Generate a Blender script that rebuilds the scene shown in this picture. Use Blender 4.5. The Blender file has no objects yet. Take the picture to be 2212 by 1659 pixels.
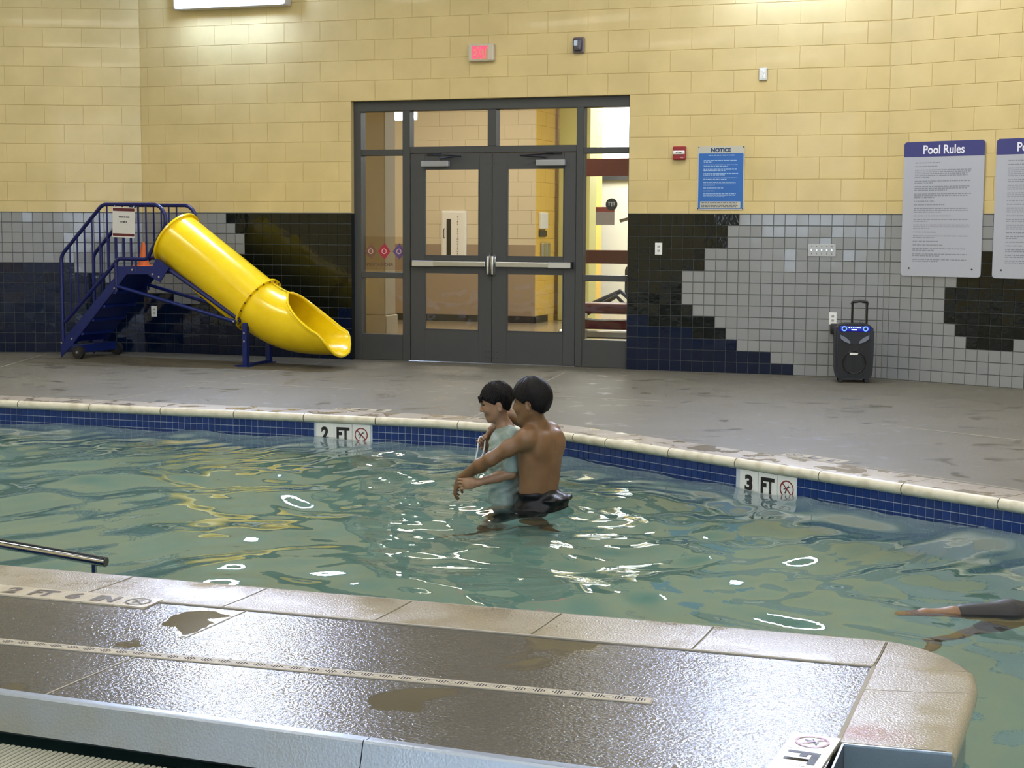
import bpy, bmesh, math, random
import numpy as np
from mathutils import Vector, Matrix, Euler
R = random.Random(7)
pi = math.pi
sc = bpy.context.scene
COL = sc.collection

# ------------------------------------------------------------------ camera, world, lights, exposure
cam_d = bpy.data.cameras.new('camera'); cam = bpy.data.objects.new('camera', cam_d); COL.objects.link(cam)
cam_d.sensor_width = 36.0; cam_d.lens = 36.0 * 3281.4 / 2212; cam_d.clip_start = .05; cam_d.clip_end = 200
cam.matrix_world = Matrix.Translation((0, 0, 1.35)) @ Matrix.Rotation(pi/2 - .1013, 4, 'X') @ Matrix.Rotation(.0057, 4, 'Z')
sc.camera = cam
w = bpy.data.worlds.new('world'); sc.world = w; w.use_nodes = True
w.node_tree.nodes['Background'].inputs[0].default_value = (.60, .68, .80, 1)
w.node_tree.nodes['Background'].inputs[1].default_value = .6
vs = sc.view_settings
vs.view_transform = 'Standard'; vs.look = 'None'; vs.gamma = 1; vs.use_curve_mapping = False
vs.exposure = 0.85
cy = sc.cycles
cy.use_adaptive_sampling = True; cy.adaptive_threshold = .04
cy.max_bounces = 7; cy.diffuse_bounces = 3; cy.glossy_bounces = 4; cy.transmission_bounces = 6
cy.transparent_max_bounces = 12; cy.sample_clamp_indirect = 6; cy.caustics_reflective = False; cy.caustics_refractive = True

def area(name, loc, size, power, color, rot=(0, 0, 0)):
    l = bpy.data.lights.new(name, 'AREA'); l.shape = 'RECTANGLE'; l.size, l.size_y = size
    l.energy = power; l.color = color
    o = bpy.data.objects.new(name, l); o.location = loc; o.rotation_euler = rot; COL.objects.link(o)
    return o
CEIL_Z = 5.6
PANEL_E = 9.0  # strength of the added overhead fill panels
WALL_E = 84.0
LAMP_P = 62.0      # forward light of each wall lamp (W)
WIN_E = 3.6         # windows behind the camera

# ------------------------------------------------------------------ helpers
def lin(c):
    return tuple(((x/12.92) if x <= .04045 else ((x+.055)/1.055)**2.4) for x in c)
def rgb(r, g, b): return lin((r/255, g/255, b/255))

def mat(name, color, rough=.5, metal=0., noise=None, bump=None, emit=None, spec=.5, rnoise=None, coat=0., trans=0., ior=1.45, objvar=0.):
    """noise=(scale, color2, lo, hi) ; bump=(scale, strength, distance) ; rnoise=(scale, rough2, lo, hi)"""
    m = bpy.data.materials.new(name); m.use_nodes = True
    nt = m.node_tree; N = nt.nodes; L = nt.links; b = N['Principled BSDF']
    b.inputs['Base Color'].default_value = (*color, 1); b.inputs['Roughness'].default_value = rough
    b.inputs['Metallic'].default_value = metal; b.inputs['Specular IOR Level'].default_value = spec
    b.inputs['Coat Weight'].default_value = coat; b.inputs['Transmission Weight'].default_value = trans
    b.inputs['IOR'].default_value = ior
    if emit: b.inputs['Emission Color'].default_value = (*emit[0], 1); b.inputs['Emission Strength'].default_value = emit[1]
    if noise or bump or rnoise:
        g = N.new('ShaderNodeNewGeometry')
    def nz(scale, detail=4, vec=None):
        n = N.new('ShaderNodeTexNoise'); n.inputs['Scale'].default_value = scale; n.inputs['Detail'].default_value = detail
        L.new(g.outputs['Position'], n.inputs['Vector']); return n
    last = None
    if noise:
        n = nz(noise[0]); mr = N.new('ShaderNodeMapRange'); mr.inputs[1].default_value = noise[2]; mr.inputs[2].default_value = noise[3]
        L.new(n.outputs['Fac'], mr.inputs[0]); mx = N.new('ShaderNodeMix'); mx.data_type = 'RGBA'
        mx.inputs[6].default_value = (*color, 1); mx.inputs[7].default_value = (*noise[1], 1)
        L.new(mr.outputs[0], mx.inputs[0]); L.new(mx.outputs[2], b.inputs['Base Color']); last = mx.outputs[2]
    if objvar:
        oi = N.new('ShaderNodeObjectInfo'); hs = N.new('ShaderNodeHueSaturation')
        mr = N.new('ShaderNodeMapRange'); mr.inputs[3].default_value = 1-objvar; mr.inputs[4].default_value = 1+objvar
        L.new(oi.outputs['Random'], mr.inputs[0]); L.new(mr.outputs[0], hs.inputs['Value'])
        if last: L.new(last, hs.inputs['Color'])
        else: hs.inputs['Color'].default_value = (*color, 1)
        L.new(hs.outputs[0], b.inputs['Base Color'])
    if rnoise:
        n = nz(rnoise[0]); mr = N.new('ShaderNodeMapRange'); mr.inputs[1].default_value = rnoise[2]; mr.inputs[2].default_value = rnoise[3]
        mr.inputs[3].default_value = rough; mr.inputs[4].default_value = rnoise[1]
        L.new(n.outputs['Fac'], mr.inputs[0]); L.new(mr.outputs[0], b.inputs['Roughness'])
    if bump:
        n = nz(bump[0], 3); bp = N.new('ShaderNodeBump'); bp.inputs['Strength'].default_value = bump[1]; bp.inputs['Distance'].default_value = bump[2]
        L.new(n.outputs['Fac'], bp.inputs['Height']); L.new(bp.outputs[0], b.inputs['Normal'])
    return m

class MB:
    def __init__(s): s.v = []; s.f = []; s.mi = []; s.cur = 0
    def add(s, vs, fs, M=None):
        o = len(s.v)
        s.v += [tuple(M @ Vector(v)) for v in vs] if M is not None else [tuple(v) for v in vs]
        s.f += [tuple(i+o for i in f) for f in fs]; s.mi += [s.cur]*len(fs); return s
    def box(s, x0, x1, y0, y1, z0, z1, bev=0, M=None, seg=1):
        if bev:
            bm = bmesh.new(); bmesh.ops.create_cube(bm, size=1)
            for v in bm.verts: v.co = Vector(((x0+x1)/2+v.co.x*(x1-x0), (y0+y1)/2+v.co.y*(y1-y0), (z0+z1)/2+v.co.z*(z1-z0)))
            bmesh.ops.bevel(bm, geom=bm.edges[:], offset=bev, segments=seg, affect='EDGES', profile=.5)
            bm.verts.index_update()
            s.add([v.co[:] for v in bm.verts], [[v.index for v in f.verts] for f in bm.faces], M); bm.free(); return s
        v = [(x0,y0,z0),(x1,y0,z0),(x1,y1,z0),(x0,y1,z0),(x0,y0,z1),(x1,y0,z1),(x1,y1,z1),(x0,y1,z1)]
        return s.add(v, [(0,3,2,1),(4,5,6,7),(0,1,5,4),(1,2,6,5),(2,3,7,6),(3,0,4,7)], M)
    def ring(s, rings, close=True, cap=True):
        o = len(s.v); n = len(rings[0])
        for r in rings: s.v += [tuple(p) for p in r]
        for i in range(len(rings)-1):
            for j in range(n if close else n-1):
                a = o+i*n+j; b = o+i*n+(j+1) % n; s.f.append((a, b, b+n, a+n)); s.mi.append(s.cur)
        if cap:
            s.f.append(tuple(o+j for j in range(n))[::-1]); s.f.append(tuple(o+(len(rings)-1)*n+j for j in range(n))); s.mi += [s.cur]*2
        return s
    def tube(s, pts, r, n=10, cap=True, sx=1.):
        pts = [Vector(p) for p in pts]; rings = []; up = None
        for i, p in enumerate(pts):
            t = (pts[min(i+1, len(pts)-1)]-pts[max(i-1, 0)]).normalized()
            if up is None:
                up = Vector((0, 0, 1)) if abs(t.z) < .9 else Vector((1, 0, 0))
            a = t.cross(up).normalized(); up = a.cross(t).normalized()
            rr = r[i] if isinstance(r, (list, tuple)) else r
            rings.append([p+(a*math.cos(2*pi*k/n)*sx+up*math.sin(2*pi*k/n))*rr for k in range(n)])
        return s.ring(rings, True, cap)
    def cyl(s, a, b, r, n=16, r2=None): return s.tube([a, b], [r, r2 if r2 is not None else r], n)
    def prism(s, poly, y0, y1, M=None):      # poly in (x,z), extruded along y
        n = len(poly); v = [(x, y0, z) for x, z in poly]+[(x, y1, z) for x, z in poly]
        f = [tuple(range(n)), tuple(range(2*n-1, n-1, -1))]+[(i, i+n, (i+1) % n+n, (i+1) % n) for i in range(n)]
        return s.add(v, f, M)
    def slab(s, poly, z0, z1):               # poly in (x,y), extruded along z
        n = len(poly); v = [(x, y, z0) for x, y in poly]+[(x, y, z1) for x, y in poly]
        f = [tuple(range(n-1, -1, -1)), tuple(range(n, 2*n))]+[(i, (i+1) % n, (i+1) % n+n, i+n) for i in range(n)]
        return s.add(v, f)
    def mesh(s, name, mats, smooth=False, fix=True):
        me = bpy.data.meshes.new(name); me.from_pydata(s.v, [], s.f)
        for m in (mats if isinstance(mats, (list, tuple)) else [mats]): me.materials.append(m)
        if s.cur or any(s.mi): me.polygons.foreach_set('material_index', s.mi)
        if fix:
            bm = bmesh.new(); bm.from_mesh(me); bmesh.ops.recalc_face_normals(bm, faces=bm.faces); bm.to_mesh(me); bm.free()
        if smooth:
            me.polygons.foreach_set('use_smooth', [True]*len(me.polygons))
            if smooth != 2: me.set_sharp_from_angle(angle=math.radians(38))
        me.update(); return me
    def build(s, name, mats, parent=None, smooth=False, kind=None, fix=True, label=None):
        return link(name, s.mesh(name, mats, smooth, fix), parent, kind, label)

def link(name, me, parent=None, kind=None, label=None, M=None):
    o = bpy.data.objects.new(name, me); COL.objects.link(o)
    if parent: o.parent = parent
    if M is not None: o.matrix_local = M
    if kind: o['kind'] = kind
    if label: o['label'] = label
    return o
def tag(o, label, cat, group=None):
    o['label'] = label; o['category'] = cat
    if group: o['group'] = group
    return o
def empty(name, M, label=None, cat=None, group=None, kind=None):
    o = bpy.data.objects.new(name, None); COL.objects.link(o); o.matrix_world = M; o.empty_display_size = .1
    if label: tag(o, label, cat, group)
    if kind: o['kind'] = kind
    return o
def copy_tree(o, parent=None):
    c = o.copy(); COL.objects.link(c)
    if parent: c.parent = parent
    for ch in list(o.children): copy_tree(ch, c)
    return c

def text_mesh(txt, w, h, bold=0., depth=.0006):
    """flat lettering fitted to w x h, in the x-z plane facing -y, centred"""
    cu = bpy.data.curves.new('t', 'FONT'); cu.body = txt; cu.size = 1; cu.offset = bold; cu.resolution_u = 4
    cu.align_x = 'CENTER'; cu.align_y = 'CENTER'
    o = bpy.data.objects.new('t', cu); COL.objects.link(o)
    bpy.context.view_layer.update()
    me = bpy.data.meshes.new_from_object(o.evaluated_get(bpy.context.evaluated_depsgraph_get()))
    bpy.data.objects.remove(o); bpy.data.curves.remove(cu)
    co = np.array([v.co[:] for v in me.vertices]); lo = co.min(0); hi = co.max(0)
    sx = w/(hi[0]-lo[0]) if w else h/(hi[1]-lo[1]); sz = h/(hi[1]-lo[1]) if h else sx
    c = (lo+hi)/2
    for v in me.vertices: v.co = Vector(((v.co.x-c[0])*sx, -depth, (v.co.y-c[1])*sz))
    me.update(); return me
def text(name, txt, x, z, w, h, m, parent, y=0., bold=0., M=None):
    me = text_mesh(txt, w, h, bold); me.name = name; me.materials.append(m)
    o = link(name, me, parent)
    o.matrix_local = M if M is not None else Matrix.Translation((x, y, z))
    return o

# frames of the three walls: x along the wall, y away from the camera, z up
def frame(px, py, ang, z=0.): return Matrix.Translation((px, py, z)) @ Matrix.Rotation(-ang, 4, 'Z')
AA = .3252
PA = Vector((1.1143, 14.767)); DA = Vector((math.cos(AA), -math.sin(AA))); NA = Vector((math.sin(AA), math.cos(AA)))
SL, SR = -5.39, 2.43
CL = PA + DA*SL; CR = PA + DA*SR
AB = AA-pi/8; AD = AA+pi/8
DB = Vector((math.cos(AB), -math.sin(AB))); DD = Vector((math.cos(AD), -math.sin(AD)))
FA = frame(PA.x, PA.y, AA); FB = frame(CL.x, CL.y, AB); FD = frame(CR.x, CR.y, AD)
C_ = .2032; TP = .108; TOPZ = 1.507
WATER = -.168

# ------------------------------------------------------------------ materials
Y1 = rgb(211, 188, 129)
m_yellow = mat('painted_block', Y1, .55, bump=(160, .3, .002), noise=(3.0, rgb(200, 178, 120), .35, .7), objvar=.018, coat=.12)
m_mortar = mat('painted_mortar', rgb(202, 180, 124), .6)
m_twhite = mat('glazed_tile_grey', rgb(138, 139, 138), .10, objvar=.03, bump=(9, .12, .01))
m_tblack = mat('glazed_tile_black', rgb(14, 18, 16), .08, objvar=.1, bump=(14, .18, .01))
m_tnavy = mat('glazed_tile_navy', rgb(9, 20, 44), .08, objvar=.08, bump=(12, .15, .01))
m_grout = mat('grout', rgb(110, 112, 110), .8)
m_dgrout = mat('grout_dark', rgb(92, 96, 94), .8)
m_tblue = mat('pool_tile_blue', rgb(24, 48, 104), .12, objvar=.12)
m_pgrout = mat('pool_grout', rgb(180, 190, 200), .7)
m_frame = mat('charcoal_paint', rgb(64, 65, 64), .38, bump=(60, .05, .002))
m_frame2 = mat('charcoal_door_paint', rgb(67, 68, 69), .35)
m_alu = mat('brushed_aluminium', rgb(190, 190, 186), .3, 1.)
m_steel = mat('stainless_steel', rgb(152, 161, 172), .32, 1., rnoise=(6, .45, .35, .7), bump=(150, .25, .0025))
m_rail = mat('polished_steel', rgb(190, 190, 190), .12, 1.)
m_black = mat('black_plastic', rgb(20, 20, 24), .35)
m_dark = mat('dark_void', rgb(14, 14, 14), .8)
m_white = mat('white_plastic', rgb(225, 225, 220), .4)
m_cream = mat('cream_coping', rgb(206, 200, 180), .45, noise=(14, rgb(182, 174, 150), .45, .7), bump=(120, .3, .002))
m_chrome = mat('chrome', rgb(210, 210, 210), .15, 1.)
m_screw = mat('screw_dark', rgb(40, 40, 40), .5)
m_ink = mat('ink_dark', rgb(28, 28, 30), .5)
m_red = mat('alarm_red', rgb(140, 26, 30), .35)
m_joint = mat('joint_line', rgb(140, 134, 120), .7)

def glass_mat(name, tint=(1, 1, 1), ior=1.5, bump=None):
    m = bpy.data.materials.new(name); m.use_nodes = True; nt = m.node_tree; N = nt.nodes; L = nt.links
    N.remove(N['Principled BSDF']); out = N['Material Output']
    t = N.new('ShaderNodeBsdfTransparent'); t.inputs[0].default_value = (*tint, 1)
    g = N.new('ShaderNodeBsdfGlossy'); g.inputs['Roughness'].default_value = .02
    fr = N.new('ShaderNodeFresnel'); fr.inputs['IOR'].default_value = ior
    mx = N.new('ShaderNodeMixShader'); L.new(fr.outputs[0], mx.inputs[0]); L.new(t.outputs[0], mx.inputs[1]); L.new(g.outputs[0], mx.inputs[2])
    if bump:
        n = N.new('ShaderNodeTexNoise'); n.inputs['Scale'].default_value = bump[0]; b = N.new('ShaderNodeBump')
        b.inputs['Strength'].default_value = bump[1]; b.inputs['Distance'].default_value = bump[2]
        gg = N.new('ShaderNodeNewGeometry'); L.new(gg.outputs['Position'], n.inputs['Vector'])
        L.new(n.outputs['Fac'], b.inputs['Height']); L.new(b.outputs[0], g.inputs['Normal']); L.new(b.outputs[0], fr.inputs['Normal'])
    L.new(mx.outputs[0], out.inputs['Surface']); return m
m_glass = glass_mat('window_glass', (.93, .95, .94), 1.62, (3.5, .25, .02))

def deck_material(name, base, alt, wet_lo, wet_hi, dry_r, wet_r, bump_d, wetdark=.72, scale=2.2, fine=95):
    m = bpy.data.materials.new(name); m.use_nodes = True; nt = m.node_tree; N = nt.nodes; L = nt.links; b = N['Principled BSDF']
    g = N.new('ShaderNodeNewGeometry')
    def nz(s, d=4, dist=0.):
        n = N.new('ShaderNodeTexNoise'); n.inputs['Scale'].default_value = s; n.inputs['Detail'].default_value = d; n.inputs['Distortion'].default_value = dist
        L.new(g.outputs['Position'], n.inputs['Vector']); return n.outputs['Fac']
    def mr(x, a, b_, c, d):
        r = N.new('ShaderNodeMapRange'); r.inputs[1].default_value = a; r.inputs[2].default_value = b_; r.inputs[3].default_value = c; r.inputs[4].default_value = d
        L.new(x, r.inputs[0]); return r.outputs[0]
    c1 = N.new('ShaderNodeMix'); c1.data_type = 'RGBA'; c1.inputs[6].default_value = (*base, 1); c1.inputs[7].default_value = (*alt, 1)
    L.new(mr(nz(.9, 5), .35, .68, 0, 1), c1.inputs[0])
    wet = mr(nz(scale, 4, .6), wet_lo, wet_hi, 0, 1)
    c2 = N.new('ShaderNodeMix'); c2.data_type = 'RGBA'; c2.blend_type = 'MULTIPLY'; c2.inputs[7].default_value = (wetdark, wetdark, wetdark, 1)
    L.new(c1.outputs[2], c2.inputs[6]); L.new(wet, c2.inputs[0])
    sp = N.new('ShaderNodeMix'); sp.data_type = 'RGBA'; sp.blend_type = 'MULTIPLY'; sp.inputs[0].default_value = 1
    sv = mr(nz(150, 2), .3, .7, .86, 1.14); cb = N.new('ShaderNodeCombineColor')
    for i in range(3): L.new(sv, cb.inputs[i])
    L.new(c2.outputs[2], sp.inputs[6]); L.new(cb.outputs[0], sp.inputs[7]); L.new(sp.outputs[2], b.inputs['Base Color'])
    L.new(mr(wet, 0, 1, dry_r, wet_r), b.inputs['Roughness'])
    bp = N.new('ShaderNodeBump'); bp.inputs['Distance'].default_value = bump_d
    L.new(nz(fine, 3), bp.inputs['Height']); L.new(mr(wet, 0, 1, .9, .05), bp.inputs['Strength'])
    L.new(bp.outputs[0], b.inputs['Normal'])
    return m
m_deck = deck_material('deck_concrete', rgb(96, 91, 75), rgb(87, 82, 67), .57, .70, .62, .30, .002, .66, 4.5)
m_deckn = deck_material('near_deck_wet', rgb(72, 72, 69), rgb(64, 64, 61), .60, .63, .175, .05, .0026, .85, 1.6, 95)
m_copen = deck_material('near_coping_stone', rgb(152, 145, 128), rgb(136, 128, 110), .46, .74, .27, .12, .0028, .9, 4.0, 140)
def stain(m, pts, colour):      # rust stain at fixed places on the stone
    nt = m.node_tree; N = nt.nodes; L = nt.links; b = N['Principled BSDF']; src = b.inputs['Base Color'].links[0].from_socket
    g = N.new('ShaderNodeNewGeometry'); n = N.new('ShaderNodeTexNoise'); n.inputs['Scale'].default_value = 22; L.new(g.outputs['Position'], n.inputs['Vector'])
    for (p, r_) in pts:
        d = N.new('ShaderNodeVectorMath'); d.operation = 'DISTANCE'; L.new(g.outputs['Position'], d.inputs[0]); d.inputs[1].default_value = p
        a = N.new('ShaderNodeMath'); a.operation = 'MULTIPLY_ADD'; L.new(n.outputs['Fac'], a.inputs[0]); a.inputs[1].default_value = .10; L.new(d.outputs['Value'], a.inputs[2])
        q = N.new('ShaderNodeMapRange'); q.inputs[1].default_value = r_+.05; q.inputs[2].default_value = .05; q.inputs[3].default_value = 0; q.inputs[4].default_value = .8; L.new(a.outputs[0], q.inputs[0])
        mx = N.new('ShaderNodeMix'); mx.data_type = 'RGBA'; mx.inputs[7].default_value = (*colour, 1); L.new(q.outputs[0], mx.inputs[0]); L.new(src, mx.inputs[6]); src = mx.outputs[2]
    L.new(src, b.inputs['Base Color'])
stain(m_copen, [((.985, 3.985, 0), .13), ((.94, 4.0, 0), .08)], rgb(128, 82, 44))
m_copet = deck_material('far_coping_top', rgb(150, 140, 120), rgb(124, 115, 104), .50, .58, .5, .2, .003, .75, 6.0, 80)

# ------------------------------------------------------------------ walls: block courses above, glazed tiles below
def block_mesh(wd, h, dep=.004, ch=.003):
    a, b = wd/2, h/2
    v = [(-a, 0, -b), (a, 0, -b), (a, 0, b), (-a, 0, b), (-a+ch*.6, -dep, -b+ch), (a-ch*.6, -dep, -b+ch), (a-ch*.6, -dep, b-ch), (-a+ch*.6, -dep, b-ch)]
    me = bpy.data.meshes.new('block'); me.from_pydata(v, [], [(4,5,6,7), (0,1,5,4), (1,2,6,5), (2,3,7,6), (3,0,4,7)]); me.update()
    return me
_bm = {}
def block(parent, x0, x1, z0, z1, m, name='block', gap=.0015, dep=.0042, ch=.0035):
    key = (round(x1-x0, 3), round(z1-z0, 3), m.name)
    if key not in _bm:
        _bm[key] = block_mesh(x1-x0-gap, z1-z0-gap, dep, ch); _bm[key].materials.append(m)
    o = bpy.data.objects.new(name, _bm[key]); COL.objects.link(o); o.parent = parent
    o.location = ((x0+x1)/2, 0, (z0+z1)/2); return o
WALL_T = .20
def courses(parent, x0, x1, off_even, off_odd, holes=(), top=19):
    for l in range(7, top):
        z0, z1 = l*C_, (l+1)*C_
        if l == 7: z0 = TOPZ
        off = off_even if l % 2 == 0 else off_odd
        k = math.floor((x0-off)/.4064)
        segs = []
        while off+k*.4064 < x1:
            segs.append([max(x0, off+k*.4064), min(x1, off+(k+1)*.4064)]); k += 1
        for a, b in segs:
            for hx0, hx1, hz in holes:
                if z0 < hz-.01:
                    if a >= hx0 and b <= hx1: a = b; break
                    if a < hx0 < b: b = hx0
                    elif a < hx1 < b: a = hx1
            if b-a > .02: block(parent, a, b, z0, z1, m_yellow)
def wall_root(name, F): return empty(name, F, kind='structure')
def backing(parent, boxes, m):
    mb = MB()
    for b in boxes: mb.box(*b)
    return mb.build('mortar_bed', m, parent)

DX0, DX1, DZ = -2.925, 0.0, 2.6416       # storefront opening in wall A
wa = wall_root('wall_center', FA)
backing(wa, [(SL-.02, DX0, 0, WALL_T, 0, CEIL_Z), (DX1, SR+.02, 0, WALL_T, 0, CEIL_Z), (DX0, DX1, 0, WALL_T, DZ, CEIL_Z)], m_mortar)
courses(wa, SL, SR, .3907-.4064*20, .3907-.4064*19.5, [(DX0, DX1, DZ)], top=21)
wb = wall_root('wall_left', FB)
backing(wb, [(-4.5, 0, 0, WALL_T, 0, CEIL_Z)], m_mortar)
courses(wb, -4.4, 0, -.2032-.4064*10, -.4064*10, top=21)
wd = wall_root('wall_right', FD)
backing(wd, [(0, 7.5, 0, WALL_T, 0, CEIL_Z)], m_mortar)
courses(wd, 0, 4.0, -.2032, 0., top=21)

# tile wainscots
def tile_mesh(m, s=TP, gap=.0032, dep=.009, ch=.0028):
    me = block_mesh(s-gap, s-gap, dep, ch); me.materials.append(m); return me
TM = {'w': tile_mesh(m_twhite), 'b': tile_mesh(m_tblack), 'n': tile_mesh(m_tnavy)}
ROWZ = [TOPZ-TP*r for r in range(14)]+[0.]
def wainscot(name, F, x0, x1, joff, colour, near='right', plate=None):
    """tiles: x = joff + j*TP ; colour(j,r)"""
    root = empty(name, F @ Matrix.Translation((0, -.004, 0)), kind='structure')
    mb = MB(); mb.box(x0, x1, -.002, .006, 0, TOPZ); mb.build('grout_bed', m_dgrout, root)
    mb = MB(); mb.box(x0, x1, -.013, .006, TOPZ, TOPZ+.006); mb.build('grout_edge', m_grout, root)
    cells = []
    j = math.floor((x0-joff)/TP)
    while joff+j*TP < x1-.004:
        a, b = max(x0, joff+j*TP), min(x1, joff+(j+1)*TP)
        if b-a > .012:
            for r in range(14): cells.append((j, r, a, b, ROWZ[r+1], ROWZ[r]))
        j += 1
    cells.sort(key=lambda c: -c[2] if near == 'right' else c[2])
    rest = MB()
    for n, (j, r, a, b, z0, z1) in enumerate(cells):
        c = colour(j, r); M = Matrix.Translation(((a+b)/2, 0, (z0+z1)/2)) @ Euler((R.gauss(0, .008), 0, R.gauss(0, .008))).to_matrix().to_4x4() @ Matrix.Diagonal(((b-a)/TP, 1, (z1-z0)/TP, 1))
        if n < 300:
            o = bpy.data.objects.new('tile', TM[c]); COL.objects.link(o); o.parent = root; o.matrix_local = M
        else:
            rest.cur = 'wbn'.index(c); me = TM[c]
            rest.add([v.co for v in me.vertices], [list(p.vertices) for p in me.polygons], M)
    if rest.v: rest.build('tile', [m_twhite, m_tblack, m_tnavy], root, kind='stuff', fix=False)
    return root
def colR(j, r):
    wh = [10, 9, 9, 7, 7, 5, 5, 5, 6, 8, 9, 10, 13, 15][r]
    if j >= wh: return 'w'
    return 'n' if j < [0, 0, 0, 0, 0, 0, 0, 0, 0, 2, 6, 10, 13, 15][r] else 'b'
def colL(j, r):      # j counted from s=-4.374
    if r < 5: return 'w' if j < [0, 1, 2, 2, -1][r] else 'b'
    if r < 9:
        lo = [-20, -20, -9, -6][r-5]
        if j < lo: return 'n'
        return 'w' if j < [-2, -2, -2, -3][r-5] else 'b'
    return 'n' if (j < [-4, -2, 4, 20, 20][r-9] or j > [11, 10, 8, 20, 20][r-9]) else 'b'
def colB(j, r):
    if r < 5: return 'w'
    if r == 5: return 'n' if j < 6 else 'w'
    if r == 6: return 'n' if j < 9 else 'w'
    return 'n'
def colD(j, r):
    rng = {3: (3, 4), 4: (2, 5), 5: (1, 6), 6: (0, 7), 7: (0, 7), 8: (0, 7), 9: (1, 6), 10: (2, 5)}.get(r)
    return 'b' if rng and rng[0] <= j <= rng[1] else 'w'
wainscot('trim_1', FA, .001, SR-.003, 0., colR)
wainscot('trim_2', FA, SL+.003, DX0-.001, -4.374, colL)
wainscot('trim_3', FB, -3.3, -.002, -1.385, colB)
wainscot('trim_4', FD, .002, 2.9, .6205-.02, colD, near='left')

# the rest of the room: side walls, end wall with tall windows, ceiling with added fill-light panels
def plainwall(name, pts):
    mb = MB()
    for (a, b) in zip(pts[:-1], pts[1:]):
        a = Vector(a); b = Vector(b); d = (b-a).normalized(); n = Vector((-d.y, d.x))
        mb.slab([tuple(a), tuple(b), tuple(b+n*.2), tuple(a+n*.2)], -.0, CEIL_Z)
    return mb.build(name, mat(name+'_paint', Y1, .6, bump=(160, .3, .003)), kind='structure')
bl = CL-DB*4.5; dr = CR+DD*7.5
plainwall('wall_side_right', [tuple(dr), (9.6, 3.0), (9.6, -6.)])
plainwall('wall_side_left', [(-9.6, -6.), (-9.6, 12.), tuple(bl)])
mb = MB(); mb.box(-9.8, 9.8, -6.2, -6., 0, CEIL_Z); mb.build('wall_back', mat('back_paint', rgb(200, 192, 170), .6), kind='structure')
m_win = mat('daylight_pane', rgb(210, 225, 245), .2, emit=((.68, .82, 1.0), WIN_E))
m_mull = mat('window_mullion', rgb(60, 62, 66), .4)
for k in range(6):
    x = -8.4+k*3.0
    wroot = empty('window_%d' % (k+1), Matrix.Translation((x, -5.99, 0)), kind='structure')
    mb = MB(); mb.box(0, 2.4, 0, .02, 1.0, 4.2); mb.build('pane', m_win, wroot)
    mb = MB()
    for xx in (0, .8, 1.6, 2.4): mb.box(xx-.03, xx+.03, 0, .06, .97, 4.23)
    for zz in (1.0, 2.6, 4.2): mb.box(-.03, 2.43, 0, .06, zz-.03, zz+.03)
    mb.build('frame', m_mull, wroot)
mb = MB(); mb.slab([(-10, -6.3), (10, -6.3), (10, 19), (-10, 19)], CEIL_Z, CEIL_Z+.15)
mb.build('ceiling', mat('ceiling_deck', rgb(96, 106, 116), .7), kind='structure')
m_beam = mat('beam_paint', rgb(70, 84, 104), .5)
for k in range(6):
    mb = MB(); mb.box(-9.6, 9.6, -4+k*3.6-.1, -4+k*3.6+.1, CEIL_Z-.45, CEIL_Z); mb.build('beam', m_beam, kind='structure')
m_panel = mat('fill_panel', rgb(240, 240, 235), .4, emit=((1., .95, .86), PANEL_E))
m_hous = mat('lamp_housing', rgb(200, 200, 200), .4)
pn = 0
for yy in (-2.2, 1.4, 5.0, 8.6, 12.2):  # unseen overhead panels, added to give the hall its fill light
    for xx in (-6.2, -2.1, 2.1, 6.2):
        t = empty('ceiling_fill_lamp', Matrix.Translation((xx, yy, CEIL_Z-.62)), 'long unseen panel added overhead to light the pool hall', 'lamp', 'added fill-light panels above the pool')
        mb = MB(); mb.box(-1.2, 1.2, -.35, .35, .0, .07, .01); mb.cyl((-1, 0, .06), (-1, 0, .62), .008, 6); mb.cyl((1, 0, .06), (1, 0, .62), .008, 6); mb.build('housing', m_hous, t)
        mb = MB(); mb.box(-1.16, 1.16, -.31, .31, -.012, -.002); mb.build('diffuser', m_panel, t)

# ------------------------------------------------------------------ pool outline
L1p, L1d = Vector((-4.02, 11.835)), Vector((1, -.31)).normalized()
L2p, L2d = Vector((.6, 9.85)), Vector((1.985, -2.29)).normalized()
IP = Vector((-.052, 10.603)); RR = 2.5; th1 = math.atan2(L1d.y, L1d.x); th2 = math.atan2(L2d.y, L2d.x)
TT = RR*math.tan((th1-th2)/2)
path = [IP-L1d*9.2, IP-L1d*TT]
cen = path[1]+Vector((L1d.y, -L1d.x))*RR
for k in range(1, 17):
    a = th1+(th2-th1)*k/16; path.append(cen+Vector((-math.sin(a), math.cos(a)))*RR)
path.append(IP+L2d*8.6)
ss = [0.]
for a, b in zip(path[:-1], path[1:]): ss.append(ss[-1]+(b-a).length)
def pat(s):
    s = max(0, min(ss[-1]-1e-6, s))
    for i in range(len(ss)-1):
        if ss[i+1] > s:
            d = (path[i+1]-path[i]).normalized(); return path[i]+d*(s-ss[i]), d
def sof(x, y):
    best = (9e9, 0)
    for i in range(len(path)-1):
        d = path[i+1]-path[i]; t = max(0, min(1, (Vector((x, y))-path[i]).dot(d)/d.length_squared))
        e = (path[i]+d*t-Vector((x, y))).length
        if e < best[0]: best = (e, ss[i]+t*d.length)
    return best[1]
POOLZ = -1.05
E0, E1 = path[0], path[-1]                     # far wall ends
near_out = [(-6.6, 7.48), (1.257, 4.947), (1.315, 4.905), (1.365, 4.84), (1.405, 4.76), (1.430, 4.665), (1.437, 4.575)]
near_in = [(-6.75, 7.155), (1.136, 4.632)]
right_out = [(1.437, 4.575), (1.405, 4.45), (1.374, 4.36), (1.205, 3.945), (1.165, 3.85)]
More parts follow.
